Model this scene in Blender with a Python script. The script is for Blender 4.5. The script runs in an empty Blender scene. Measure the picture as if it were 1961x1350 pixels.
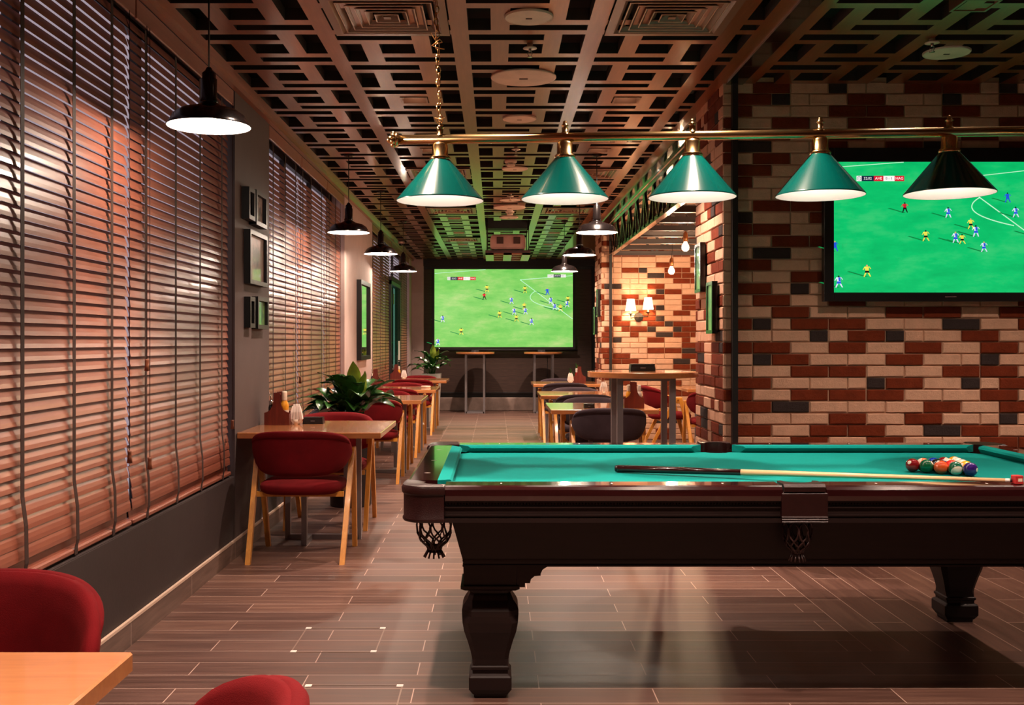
import bpy, bmesh, math, random
from mathutils import Vector, Matrix
R = math.radians
rng = random.Random(11)
S = bpy.context.scene
COL = S.collection

# ------------------------------------------------------------------ camera, world, exposure
CAMZ = 1.34
cd = bpy.data.cameras.new('camera'); cam = bpy.data.objects.new('camera', cd); COL.objects.link(cam)
cam.location = (0, 0, CAMZ); cam.rotation_euler = (R(90), 0, 0)
cd.sensor_width = 36; cd.lens = 36 * 2000 / 1961
cd.shift_x = 31.5 / 1961; cd.shift_y = -21 / 1961
cd.clip_start = 0.05; cd.clip_end = 100
S.camera = cam
W = bpy.data.worlds.new('dusk'); S.world = W; W.use_nodes = True
W.node_tree.nodes['Background'].inputs[0].default_value = (0.75, 0.62, 0.70, 1)
W.node_tree.nodes['Background'].inputs[1].default_value = 0.6
S.view_settings.view_transform = 'Standard'; S.view_settings.look = 'None'
S.view_settings.exposure = 0.0; S.view_settings.gamma = 1; S.view_settings.use_curve_mapping = False
WARM = (1.0, 0.72, 0.57)
SPOT_W = 260.0
SPOTS = [(-0.534, d) for d in (0.9, 2.7, 4.477, 6.877, 8.677, 11.077, 13.477, 15.277, 17.077, 18.877)] + \
        [(0.862, d) for d in (0.9, 2.7, 4.477, 6.877, 8.677, 11.677, 13.477, 15.277, 17.077, 18.877)] + \
        [(2.27, d) for d in (2.74, 4.94)] + [(3.65, d) for d in (2.74, 4.94)]
PENDANT_W = 36.0
SHADE_W = 1.9

def lamp(name, kind, loc, energy, color=WARM, **kw):
    l = bpy.data.lights.new(name, kind); l.energy = energy; l.color = color
    for k, v in kw.items(): setattr(l, k, v)
    o = bpy.data.objects.new(name, l); COL.objects.link(o); o.location = loc
    return o
for (x, y) in SPOTS:
    wall = x > 2
    lamp('downlight_spot', 'SPOT', (x, y, 2.935), SPOT_W * (2.4 if wall else 1), spot_size=R(114 if wall else 92), spot_blend=1.0 if wall else 0.55, shadow_soft_size=0.035)

# ------------------------------------------------------------------ materials
def lin(h):
    h = h.lstrip('#'); out = []
    for i in (0, 2, 4):
        c = int(h[i:i+2], 16) / 255
        out.append(c / 12.92 if c <= .04045 else ((c + .055) / 1.055) ** 2.4)
    return (*out, 1)

class NT:
    def __init__(s, name):
        s.m = bpy.data.materials.new(name); s.m.use_nodes = True
        s.t = s.m.node_tree; s.b = s.t.nodes['Principled BSDF']
    def n(s, typ, **kw):
        nd = s.t.nodes.new(typ)
        for k, v in kw.items():
            if hasattr(nd, k): setattr(nd, k, v)
        return nd
    def l(s, a, b): s.t.links.new(a, b)
    def val(s, sock, v):
        if hasattr(v, 'default_value'): s.l(v, sock)
        else: sock.default_value = v
    def math(s, op, a, b=0.0, c=0.0):
        nd = s.n('ShaderNodeMath', operation=op)
        s.val(nd.inputs[0], a); s.val(nd.inputs[1], b); s.val(nd.inputs[2], c)
        return nd.outputs[0]
    def coords(s, scale=(1, 1, 1)):
        tc = s.n('ShaderNodeTexCoord'); mp = s.n('ShaderNodeMapping')
        s.l(tc.outputs['Object'], mp.inputs[0]); mp.inputs['Scale'].default_value = scale
        return mp.outputs[0]
    def noise(s, vec, scale=5, detail=4, rough=.55):
        nd = s.n('ShaderNodeTexNoise'); s.l(vec, nd.inputs['Vector'])
        nd.inputs['Scale'].default_value = scale; nd.inputs['Detail'].default_value = detail
        nd.inputs['Roughness'].default_value = rough
        return nd.outputs[0]
    def ramp(s, fac, stops):
        nd = s.n('ShaderNodeValToRGB'); s.l(fac, nd.inputs[0]); e = nd.color_ramp.elements
        while len(e) < len(stops): e.new(0.5)
        for i, (p, c) in enumerate(stops): e[i].position = p; e[i].color = c
        return nd.outputs[0]
    def bump(s, h, strength=.3, dist=.01):
        nd = s.n('ShaderNodeBump'); s.l(h, nd.inputs['Height'])
        nd.inputs['Strength'].default_value = strength; nd.inputs['Distance'].default_value = dist
        s.l(nd.outputs[0], s.b.inputs['Normal'])
    def set(s, **kw):
        for k, v in kw.items():
            s.val(s.b.inputs[k.replace('_', ' ')], v)
        return s

def shade(c, f): return (min(1, c[0]*f), min(1, c[1]*f), min(1, c[2]*f), 1)
def simple(name, col, rough=.5, metal=0, var=.12, nscale=8, nstretch=(1, 1, 1), bump=0, bscale=60, **kw):
    t = NT(name); c = lin(col)
    v = t.coords(nstretch)
    f = t.noise(v, nscale)
    t.l(t.ramp(f, [(.3, shade(c, 1-var)), (.7, shade(c, 1+var))]), t.b.inputs['Base Color'])
    t.set(Roughness=rough, Metallic=metal, **kw)
    if bump: t.bump(t.noise(v, bscale, 3), bump, .004)
    return t.m
def emis(name, col, strength):
    t = NT(name); t.set(Base_Color=lin(col), Emission_Color=lin(col), Emission_Strength=strength, Roughness=.4); return t.m
def wood(name, c1, c2, axis=0, rough=.35, coat=0.0, scale=6, bump=.05, coat_rough=.06):
    t = NT(name); st = [9, 9, 9]; st[axis] = .9
    v = t.coords(tuple(st)); f = t.noise(v, scale, 6, .6)
    t.l(t.ramp(f, [(.28, lin(c1)), (.5, shade(lin(c1), 1.15)), (.72, lin(c2))]), t.b.inputs['Base Color'])
    t.set(Roughness=rough, Coat_Weight=coat, Coat_Roughness=coat_rough)
    if bump: t.bump(f, bump, .002)
    return t.m
def velvet(name, col, sheen):
    t = NT(name); c = lin(col); v = t.coords()
    f = t.noise(v, 7, 3); g = t.noise(v, 420, 2)
    t.l(t.ramp(f, [(.3, shade(c, .78)), (.7, shade(c, 1.2))]), t.b.inputs['Base Color'])
    t.set(Roughness=.9, Sheen_Weight=.12, Specular_IOR_Level=.15, Sheen_Roughness=.4, Sheen_Tint=lin(sheen))
    t.bump(g, .35, .002)
    return t.m

M = {}
M['table_wood'] = wood('table_wood', 'B87644', 'CA8A52', 0, .3, 1.0)
M['leg_wood'] = wood('leg_wood', 'C48232', 'DB9C45', 2, .35, .2)
M['red_velvet'] = velvet('red_velvet', '620A10', 'B03028')
M['grey_velvet'] = velvet('grey_velvet', '382E34', '8A7880')
M['steel_grey'] = simple('steel_grey', '8C8688', .4, .25, .06)
M['black_steel'] = simple('black_steel', '1E1A1A', .5, .2, .1)
M['beam_steel'] = simple('beam_steel', '141111', .14, 0, .1, Coat_Weight=.5)
M['brass'] = simple('brass', 'F2CE92', .2, 1.0, .1)
M['brass_chain'] = simple('brass_chain', 'D9A468', .28, 1.0, .08)
M['shade_green'] = simple('shade_green', '004C46', .2, 0, .04, Coat_Weight=.4, Coat_Roughness=.07)
M['shade_white'] = simple('shade_white', 'F2ECE6', .45, 0, .02)
M['felt'] = simple('felt', '00827C', .95, 0, .05, 14, bump=.12, bscale=700, Specular_IOR_Level=.15)
M['mahogany'] = simple('mahogany', '2A0D0E', .12, 0, .2, 6, (1, 8, 8), Coat_Weight=.8, Coat_Roughness=.05)
M['mahogany_dark'] = simple('mahogany_dark', '190C0A', .5, 0, .2, 8, (1, 8, 8), Specular_IOR_Level=.35)
M['leather'] = simple('leather', '220807', .36, 0, .15, 40, bump=.3, bscale=260)
M['black_leather'] = simple('black_leather', '1B0C0B', .5, 0, .15, 40)
M['net'] = simple('net', '2B1512', .45, 0, .2, 40)
M['pearl'] = simple('pearl', 'E8E0D8', .3)
M['white_plaster'] = simple('white_plaster', 'B8A29C', .85, 0, .05, 6, bump=.1)
M['shaded_plaster'] = simple('shaded_plaster', '514443', .8, 0, .06, 6, bump=.12)  # picture pillar's shade is put into this darker plaster colour
M['dark_plaster'] = simple('dark_plaster', '2E2120', .75, 0, .08, 9, bump=.15)  # unlit lower wall: its shade is put into the plaster colour
M['recess_black'] = simple('recess_black', '1A1515', .8)
M['ceiling_wood'] = wood('ceiling_wood', '7A3E20', '8E4E2C', 1, .3, .45, 5, .03, .12)
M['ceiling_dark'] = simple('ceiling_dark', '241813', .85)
M['ceiling_back'] = simple('ceiling_back', '1E1310', .9)
M['blind_wood'] = wood('blind_wood', '824836', '94563F', 1, .48, .3, 5, .03, .22)
M['blind_tape'] = simple('blind_tape', '321A12', .85)
M['tassel_wood'] = simple('tassel_wood', '7A452C', .5)
M['black_gloss'] = simple('black_gloss', '100D0D', .2)
M['black_matte'] = simple('black_matte', '181414', .6)
M['frame_black'] = simple('frame_black', '151112', .5, Specular_IOR_Level=.3)
M['off_white'] = simple('off_white', 'EDE4DA', .6)
M['plate_white'] = simple('plate_white', 'DCC6B6', .55)
M['diffuser'] = simple('diffuser', '7C5A48', .35, .2, .05)
M['lit_louvre_lip'] = simple('lit_louvre_lip', 'C09A84', .35)  # light on the louvre edges, put into a paler colour
M['chrome'] = simple('chrome', 'C8C0BC', .15, 1.0, .02)
M['socket_copper'] = simple('socket_copper', 'C27A4A', .3, .9, .05)
M['bulb'] = emis('bulb', 'FFE6C8', 14)
M['bulb_hot'] = emis('bulb_hot', 'FFD9A8', 22)
M['lamp_lens'] = emis('lamp_lens', 'FFD8B8', 6)
M['sconce_shade'] = emis('sconce_shade', 'FFE2B8', 2.6)
M['caddy_wood'] = wood('caddy_wood', '5C1A10', '762818', 2, .4, .2)
M['mustard'] = simple('mustard', 'E5A02A', .35)
M['ketchup'] = simple('ketchup', '8E1410', .25)
M['label_cream'] = simple('label_cream', 'E4D3BE', .5)
M['napkin'] = simple('napkin', 'EFE6E0', .8)
M['black_plastic'] = simple('black_plastic', '151213', .35)
M['leaf'] = simple('leaf', '2A5220', .25, 0, .35, 12, Coat_Weight=.3)
M['leaf_light'] = simple('leaf_light', '7E9422', .4, 0, .2, 12)
M['pot_black'] = simple('pot_black', '1B1718', .4)
M['pot_white'] = simple('pot_white', 'CFC4BC', .5)
M['soil'] = simple('soil', '2A1C14', .95)
M['projector'] = simple('projector', 'B98880', .5)
M['grille'] = simple('grille', '4A2A24', .7)
M['stone'] = simple('stone', '948076', .45, 0, .3, 5)
M['iron'] = simple('iron', '241F1D', .5, .2)
M['raft_red'] = simple('raft_red', '3A1612', .5)
M['cue_maple'] = simple('cue_maple', 'E2B98A', .3, 0, .06, 5, (1, 1, 1), Coat_Weight=.4)
M['cue_butt'] = simple('cue_butt', '2A0A0A', .2, 0, .2, Coat_Weight=.6)
M['chalk_red'] = simple('chalk_red', 'B01E1E', .7)
M['tile_edge'] = simple('tile_edge', 'D8BCA8', .4, 0, .05)
M['plate_edge'] = simple('plate_edge', '8A7264', .4, .3, .05)
M['joist_steel'] = simple('joist_steel', '443A38', .5, .1, .1)
M['mortar'] = simple('mortar', 'BC9478', .95, 0, .1, 20, bump=.3)
def brickmat(name, col, var):
    t = NT(name); c = lin(col); v = t.coords()
    f = t.noise(v, 14, 6, .65); g = t.noise(v, 48, 8, .75)
    t.l(t.ramp(f, [(.3, shade(c, 1-var)), (.7, shade(c, 1+var))]), t.b.inputs['Base Color'])
    t.set(Roughness=.92, Specular_IOR_Level=.2); t.bump(g, .8, .009); return t.m
M['brick_cream'] = brickmat('brick_cream', 'D8AC90', .1)
M['brick_red'] = brickmat('brick_red', '743018', .2)
M['brick_dark'] = brickmat('brick_dark', '3A302E', .15)

def glassmat(name, tint, rough=.02, refl=.9):
    t = NT(name); out = t.t.nodes['Material Output']
    tr = t.n('ShaderNodeBsdfTransparent'); tr.inputs[0].default_value = tint
    gl = t.n('ShaderNodeBsdfGlossy'); gl.inputs['Roughness'].default_value = rough
    ge = t.n('ShaderNodeNewGeometry'); dp = t.n('ShaderNodeVectorMath', operation='DOT_PRODUCT')
    t.l(ge.outputs['Incoming'], dp.inputs[0]); t.l(ge.outputs['Normal'], dp.inputs[1])
    fr = t.math('ADD', .03, t.math('MULTIPLY', refl, t.math('POWER', t.math('SUBTRACT', 1.0, t.math('ABSOLUTE', dp.outputs['Value'])), 5.0)))
    mx = t.n('ShaderNodeMixShader'); t.l(fr, mx.inputs[0]); t.l(tr.outputs[0], mx.inputs[1]); t.l(gl.outputs[0], mx.inputs[2])
    t.l(mx.outputs[0], out.inputs[0]); return t.m
M['glass'] = glassmat('glass', (.95, .95, .97, 1), .02, .25)
M['teal_lit_glass'] = glassmat('teal_lit_glass', (.50, .92, .72, 1), .05, .2)  # teal light from outside is put into the glass tint
M['mirror'] = simple('mirror', 'E6E6E6', .03, 1.0, .0)
M['picture_glass'] = simple('picture_glass', '9A8478', .06, 0, .3, 6, Coat_Weight=1.0, Coat_Roughness=.02)

def floor_material():
    t = NT('floor_tiles'); tc = t.n('ShaderNodeTexCoord'); sp = t.n('ShaderNodeSeparateXYZ'); t.l(tc.outputs['Object'], sp.inputs[0])
    X, Y = sp.outputs[0], sp.outputs[1]
    # region with planks turned along the room
    reg = t.math('MULTIPLY', t.math('GREATER_THAN', X, 1.625), t.math('GREATER_THAN', Y, 4.52))
    def mixv(a, b):
        return t.math('ADD', t.math('MULTIPLY', a, t.math('SUBTRACT', 1.0, reg)), t.math('MULTIPLY', b, reg))
    U = mixv(t.math('ADD', X, 1.237), t.math('ADD', Y, 0.1)); V = mixv(t.math('SUBTRACT', Y, 4.52), t.math('SUBTRACT', X, 1.625))
    PW, PL = .1625, .92
    r = t.math('DIVIDE', V, PW); row = t.math('FLOOR', r); fv = t.math('SUBTRACT', r, row)
    par = t.math('FLOORED_MODULO', row, 2.0)
    u = t.math('ADD', t.math('DIVIDE', U, PL), t.math('MULTIPLY', par, .475)); ci = t.math('FLOOR', u); fu = t.math('SUBTRACT', u, ci)
    gv = t.math('LESS_THAN', fv, .022); gu = t.math('LESS_THAN', fu, .0045)
    g = t.math('MAXIMUM', gv, gu)
    cb = t.n('ShaderNodeCombineXYZ'); t.l(ci, cb.inputs[0]); t.l(row, cb.inputs[1]); t.l(reg, cb.inputs[2])
    wn = t.n('ShaderNodeTexWhiteNoise'); t.l(cb.outputs[0], wn.inputs['Vector'])
    cb2 = t.n('ShaderNodeCombineXYZ'); t.l(t.math('MULTIPLY', U, 1.2), cb2.inputs[0]); t.l(t.math('MULTIPLY', V, 22.0), cb2.inputs[1]); t.l(wn.outputs['Value'], cb2.inputs[2])
    gr = t.noise(cb2.outputs[0], 1.6, 6, .6)
    f = t.math('ADD', t.math('MULTIPLY', gr, .75), t.math('MULTIPLY', wn.outputs['Value'], .25))
    c = t.ramp(f, [(.3, lin('442E27')), (.5, lin('5C4138')), (.72, lin('725446'))])
    mx = t.n('ShaderNodeMix', data_type='RGBA'); t.l(g, mx.inputs[0]); t.l(c, mx.inputs[6]); mx.inputs[7].default_value = lin('B89C8E')
    t.l(mx.outputs[2], t.b.inputs['Base Color'])
    t.l(t.math('ADD', t.math('MULTIPLY', gr, .2), .36), t.b.inputs['Roughness'])
    t.bump(t.math('SUBTRACT', gr, t.math('MULTIPLY', g, 1.5)), .12, .003)
    return t.m
M['floor'] = floor_material()
def skirt_material():
    t = NT('skirting_tile'); tc = t.n('ShaderNodeTexCoord'); sp = t.n('ShaderNodeSeparateXYZ'); t.l(tc.outputs['Object'], sp.inputs[0])
    u = t.math('DIVIDE', sp.outputs[1], .92); g = t.math('LESS_THAN', t.math('FRACT', u), .006)
    f = t.noise(t.coords((4, 1, 14)), 4, 5)
    c = t.ramp(f, [(.3, lin('5C4840')), (.7, lin('7A6258'))])
    mx = t.n('ShaderNodeMix', data_type='RGBA'); t.l(g, mx.inputs[0]); t.l(c, mx.inputs[6]); mx.inputs[7].default_value = lin('B09A8C')
    t.l(mx.outputs[2], t.b.inputs['Base Color']); t.set(Roughness=.4); return t.m
M['skirting'] = skirt_material()
def weave_material():
    t = NT('woven_shade'); tc = t.n('ShaderNodeTexCoord'); sp = t.n('ShaderNodeSeparateXYZ'); t.l(tc.outputs['Object'], sp.inputs[0])
    a = t.math('SINE', t.math('MULTIPLY', sp.outputs[2], 260.0)); b = t.noise(t.coords((2, 1, 60)), 3, 3)
    f = t.math('ADD', t.math('MULTIPLY', a, .15), b)
    t.l(t.ramp(f, [(.3, lin('2C1E19')), (.75, lin('4C362C'))]), t.b.inputs['Base Color']); t.set(Roughness=.75); return t.m
M['weave'] = weave_material()
def grass_screen(name, base, dark, warm, strength, sc=2.4):
    t = NT(name); v = t.coords((1.2, 1, 3.4)); f = t.noise(v, sc, 7, .62)
    c = t.ramp(f, [(.32, lin(dark)), (.52, lin(base)), (.72, lin(warm))])
    t.l(c, t.b.inputs['Emission Color']); t.set(Base_Color=(0.01, .01, .01, 1), Emission_Strength=strength, Roughness=.25); return t.m
M['pitch_tv'] = grass_screen('pitch_tv', '0CC46C', '04B060', '40CC78', 1.0)
M['pitch_wall'] = grass_screen('pitch_wall', '7CC45C', '5CB84A', 'ACCB7A', 1.2, 1.3)  # glow stands in for projector light falling on the screen
for nm, c in (('scr_white', 'F4F4F0'), ('scr_line', 'B8F0C8'), ('scr_yellow', 'E8DC50'), ('scr_blue', '2450D8'), ('scr_pale', 'D0D8F0'), ('scr_red', 'D01830'), ('scr_navy', '16203C'), ('scr_black', '10141A'), ('scr_shadow', '0A8040'), ('scr_skin', 'D0A070')):
    M[nm] = emis(nm, c, 1.0)

# ------------------------------------------------------------------ mesh helpers
def nb(): return bmesh.new()
def box(bm, x0, x1, y0, y1, z0, z1, bev=0, mi=0, seg=1):
    vs = [bm.verts.new((x, y, z)) for x in (x0, x1) for y in (y0, y1) for z in (z0, z1)]
    q = [(0, 1, 3, 2), (4, 6, 7, 5), (0, 4, 5, 1), (2, 3, 7, 6), (0, 2, 6, 4), (1, 5, 7, 3)]
    fs = [bm.faces.new([vs[i] for i in a]) for a in q]
    for f in fs: f.material_index = mi
    if bev:
        es = list({e for f in fs for e in f.edges})
        r = bmesh.ops.bevel(bm, geom=es, offset=bev, segments=seg, affect='EDGES', profile=.5)
        for f in r['faces']: f.material_index = mi
    return vs
def frame_of(d):
    d = d.normalized(); u = Vector((0, 0, 1)) if abs(d.z) < .95 else Vector((1, 0, 0))
    a = d.cross(u).normalized(); b = a.cross(d).normalized(); return a, b
def tube(bm, pts, r, n=8, cap=True, mi=0):
    pts = [Vector(p) for p in pts]; rs = r if isinstance(r, (list, tuple)) else [r] * len(pts); rings = []
    for i, p in enumerate(pts):
        d = pts[min(i+1, len(pts)-1)] - pts[max(i-1, 0)]
        a, b = frame_of(d)
        rings.append([bm.verts.new(p + (a*math.cos(2*math.pi*k/n) + b*math.sin(2*math.pi*k/n))*rs[i]) for k in range(n)])
    for i in range(len(rings)-1):
        for k in range(n):
            f = bm.faces.new((rings[i][k], rings[i][(k+1) % n], rings[i+1][(k+1) % n], rings[i+1][k])); f.material_index = mi; f.smooth = True
    if cap:
        for rg in (rings[0][::-1], rings[-1]):
            f = bm.faces.new(rg); f.material_index = mi
def bar(bm, p0, p1, w, t, up=None, mi=0):
    """rectangular bar from p0 to p1; w along side axis, t along the other"""
    p0, p1 = Vector(p0), Vector(p1); d = (p1-p0).normalized()
    if up is None: a, b = frame_of(d)
    else: a = Vector(up).cross(d).normalized(); b = d.cross(a).normalized()
    c = [(-1, -1), (1, -1), (1, 1), (-1, 1)]
    r0 = [bm.verts.new(p0 + a*x*w/2 + b*y*t/2) for x, y in c]; r1 = [bm.verts.new(p1 + a*x*w/2 + b*y*t/2) for x, y in c]
    for k in range(4):
        f = bm.faces.new((r0[k], r0[(k+1) % 4], r1[(k+1) % 4], r1[k])); f.material_index = mi
    bm.faces.new(r0[::-1]).material_index = mi; bm.faces.new(r1).material_index = mi
def lathe(bm, prof, n=24, c=(0, 0, 0), mi=0, smooth=True, axis='z'):
    rings = []
    def P(r, z, a):
        x, y = r*math.cos(a), r*math.sin(a)
        if axis == 'z': v = (x, y, z)
        elif axis == 'y': v = (x, z, y)
        else: v = (z, x, y)
        return Vector(v) + Vector(c)
    for r, z in prof:
        if r < 1e-5: rings.append([bm.verts.new(P(0, z, 0))])
        else: rings.append([bm.verts.new(P(r, z, 2*math.pi*k/n)) for k in range(n)])
    for a, b in zip(rings, rings[1:]):
        for k in range(n):
            if len(a) == 1 and len(b) == 1: continue
            if len(a) == 1: vs = (a[0], b[k], b[(k+1) % n])
            elif len(b) == 1: vs = (a[k], a[(k+1) % n], b[0])
            else: vs = (a[k], a[(k+1) % n], b[(k+1) % n], b[k])
            f = bm.faces.new(vs); f.material_index = mi; f.smooth = smooth
def loft(bm, rings, mi=0, smooth=False, cap=True):
    vs = [[bm.verts.new(p) for p in r] for r in rings]; n = len(vs[0])
    for a, b in zip(vs, vs[1:]):
        for k in range(n):
            f = bm.faces.new((a[k], a[(k+1) % n], b[(k+1) % n], b[k])); f.material_index = mi; f.smooth = smooth
    if cap:
        bm.faces.new(vs[0][::-1]).material_index = mi; bm.faces.new(vs[-1]).material_index = mi
def prism(bm, pts, z0, z1, mi=0):
    loft(bm, [[(x, y, z0) for x, y in pts], [(x, y, z1) for x, y in pts]], mi)
def sphere(bm, c, r, n=12, mi=0, sz=1.0):
    lathe(bm, [(r*math.sin(math.pi*i/(n//2)), -r*sz*math.cos(math.pi*i/(n//2))) for i in range(n//2+1)], n, c, mi)

def obj(name, bm, mats, parent=None, loc=None, world=False, smooth=None):
    me = bpy.data.meshes.new(name)
    o = bpy.data.objects.new(name, me); COL.objects.link(o)
    bmesh.ops.recalc_face_normals(bm, faces=bm.faces[:])
    if parent is not None:
        o.parent = parent
        if world:
            top = parent
            off = Vector((0, 0, 0))
            while top is not None: off += top.location; top = top.parent
            bmesh.ops.translate(bm, verts=bm.verts[:], vec=-off)
    if loc is not None: o.location = loc
    if smooth:
        for f in bm.faces: f.smooth = True
    bm.to_mesh(me); bm.free()
    for m in (mats if isinstance(mats, (list, tuple)) else [mats]):
        me.materials.append(M[m] if isinstance(m, str) else m)
    return o
def autosmooth(o, ang=40):
    me = o.data
    for p in me.polygons: p.use_smooth = True
    try: me.set_sharp_from_angle(angle=R(ang))
    except Exception: pass
    return o
def tag(o, label, cat, group=None, kind=None):
    if label: o['label'] = label
    if cat: o['category'] = cat
    if group: o['group'] = group
    if kind: o['kind'] = kind
    return o
def thing(name, label, cat, loc=(0, 0, 0), rz=0, group=None):
    o = bpy.data.objects.new(name, None); COL.objects.link(o); o.empty_display_size = .1
    o.location = loc; o.rotation_euler = (0, 0, rz)
    return tag(o, label, cat, group)
def struct(name, bm, mats):
    o = obj(name, bm, mats); o['kind'] = 'structure'; return o
def kids(o): return [c for c in bpy.data.objects if c.parent is o]
def dup(root, loc, rz, label, group=None):
    def cp(o, par):
        c = o.copy(); COL.objects.link(c)
        if par is not None: c.parent = par
        for ch in kids(o): cp(ch, c)
        return c
    r = cp(root, None); r.location = loc; r.rotation_euler = (0, 0, rz); r['label'] = label
    if group: r['group'] = group
    return r
def add_text(bm, s, o, u, v, height, mi, center=True, width=None):
    cu = bpy.data.curves.new('lettering', 'FONT'); cu.body = s; cu.size = 1; cu.resolution_u = 2
    if center: cu.align_x = 'CENTER'; cu.align_y = 'CENTER'
    to = bpy.data.objects.new('lettering', cu); COL.objects.link(to)
    bpy.context.view_layer.update()
    me = to.evaluated_get(bpy.context.evaluated_depsgraph_get()).to_mesh()
    o, u, v = Vector(o), Vector(u), Vector(v); sx = height * 1.35; sy = sx
    if width:
        xs = [p.co.x for p in me.vertices]; sx = width / max(1e-6, max(xs)-min(xs))
    vs = [bm.verts.new(o + u*p.co.x*sx + v*p.co.y*sy) for p in me.vertices]
    for p in me.polygons:
        try: bm.faces.new([vs[i] for i in p.vertices]).material_index = mi
        except ValueError: pass
    to.to_mesh_clear(); bpy.data.objects.remove(to); bpy.data.curves.remove(cu)

# ------------------------------------------------------------------ room shell
XL, XR, YF, YB, ZC = -1.62, 4.30, 20.3, -2.2, 2.93
bm = nb(); box(bm, -1.95, XR+.2, YB-.2, YF+.2, -.12, 0); struct('floor', bm, 'floor')

# window openings in the left wall: (y0, y1); door opening 16.32..17.9
bm = nb()
def lw(y0, y1, z0, z1, mi, x0=-1.82): box(bm, x0, XL, y0, y1, z0, z1, mi=mi)
lw(YB, 6.49, 0, .50, 2); lw(YB, 2.5, .50, 3.1, 2); lw(6.49, 7.47, 0, 3.1, 1)
lw(7.47, 11.2, 0, .50, 2); lw(11.2, 13.73, 0, 3.1, 0); lw(13.73, 16.3, 0, .50, 0); lw(17.92, YF, 0, .5, 0)
lw(19.62, YF, .5, 3.1, 0)
for a, b in ((2.5, 6.49), (7.47, 11.2), (13.73, 19.62)): lw(a, b, 2.90, 3.1, 2)
lw(16.3, 17.92, 2.30, 2.36, 2)
struct('wall_left', bm, ['white_plaster', 'shaded_plaster', 'dark_plaster'])
bm = nb(); box(bm, -1.615, -1.606, YB, 16.3, 0, .105); box(bm, -1.615, -1.606, 17.92, YF, 0, .105)
o = struct('baseboard_left', bm, 'skirting')
bm = nb(); box(bm, -1.618, -1.604, YB, 16.3, .105, .118); o = struct('trim_1', bm, 'tile_edge')
# windows
wn = 0
for (a, b) in ((2.5, 6.49), (7.47, 11.2), (13.73, 16.3), (17.92, 19.62)):
    wn += 1
    t = thing('window_%d' % wn, None, None, (-1.78, (a+b)/2, .5)); t['kind'] = 'structure'
    bm = nb()
    box(bm, -1.80, -1.76, a, b, .50, .56); box(bm, -1.80, -1.76, a, b, 2.84, 2.90)
    box(bm, -1.80, -1.76, a, a+.06, .50, 2.9); box(bm, -1.80, -1.76, b-.06, b, .5, 2.9)
    n = max(1, round((b-a)/1.3))
    for k in range(1, n): box(bm, -1.80, -1.76, a+(b-a)*k/n-.03, a+(b-a)*k/n+.03, .5, 2.9)
    obj('window_frame', bm, 'black_steel', t, world=True)
    bm = nb(); box(bm, -1.785, -1.777, a, b, .5, 2.9); obj('pane', bm, 'glass', t, world=True)
    bm = nb(); box(bm, -1.80, -1.625, a, b, .495, .503); obj('window_sill', bm, 'dark_plaster', t, world=True)
# glass door between blinds
t = thing('door_1', None, None, (-1.72, 17.1, 0)); t['kind'] = 'structure'
bm = nb(); box(bm, -1.72, -1.628, 16.30, 16.37, 0, 2.3); box(bm, -1.72, -1.628, 17.85, 17.92, 0, 2.3); box(bm, -1.72, -1.628, 16.3, 17.92, 2.24, 2.3)
obj('door_frame', bm, 'black_steel', t, world=True)
bm = nb(); box(bm, -1.648, -1.636, 16.38, 17.84, .02, 2.23); obj('glass_panel', bm, 'teal_lit_glass', t, world=True)
bm = nb(); tube(bm, [(-1.634, 17.42, 1.02), (-1.56, 17.42, 1.02), (-1.56, 17.30, 1.02)], .012, 8); box(bm, -1.636, -1.626, 17.38, 17.46, .93, 1.11)
obj('door_handle', bm, 'chrome', t, world=True)
bm = nb(); box(bm, -1.636, -1.628, 16.6, 16.78, 1.94, 2.10); obj('hinge_plate', bm, 'black_steel', t, world=True)
bm = nb(); box(bm, -1.636, -1.633, 17.58, 17.82, 1.0, 1.35); obj('door_notice', bm, 'off_white', t, world=True)
bm = nb(); box(bm, -1.636, -1.633, 17.58, 17.82, .55, .95); obj('door_panel', bm, 'black_matte', t, world=True)

# far wall: dark shades above a stone plinth, pale column at one side
bm = nb(); box(bm, -1.82, 2.3, YF, YF+.2, 0, 3.1); struct('wall_far', bm, 'black_matte')
bm = nb(); box(bm, XL, -1.39, YF-.12, YF, 0, ZC); struct('trim_2', bm, 'white_plaster')
bm = nb(); box(bm, -1.39, 1.93, YF-.10, YF, 0, .255, .01); struct('trim_3', bm, 'stone')
bm = nb(); box(bm, -1.39, 1.93, YF-.16, YF, 2.80, ZC); struct('trim_4', bm, 'black_matte')
# back, right and short walls
bm = nb(); box(bm, -1.82, XR, YB-.2, YB, 0, 3.1); struct('wall_back', bm, 'white_plaster')
bm = nb(); box(bm, XR, XR+.2, YB, 15.2, 0, 3.1); struct('wall_right', bm, 'shaded_plaster')
bm = nb(); box(bm, 1.93, 2.13, 15.12, YF, 0, 3.1); struct('wall_far_right', bm, 'dark_plaster')

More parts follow.
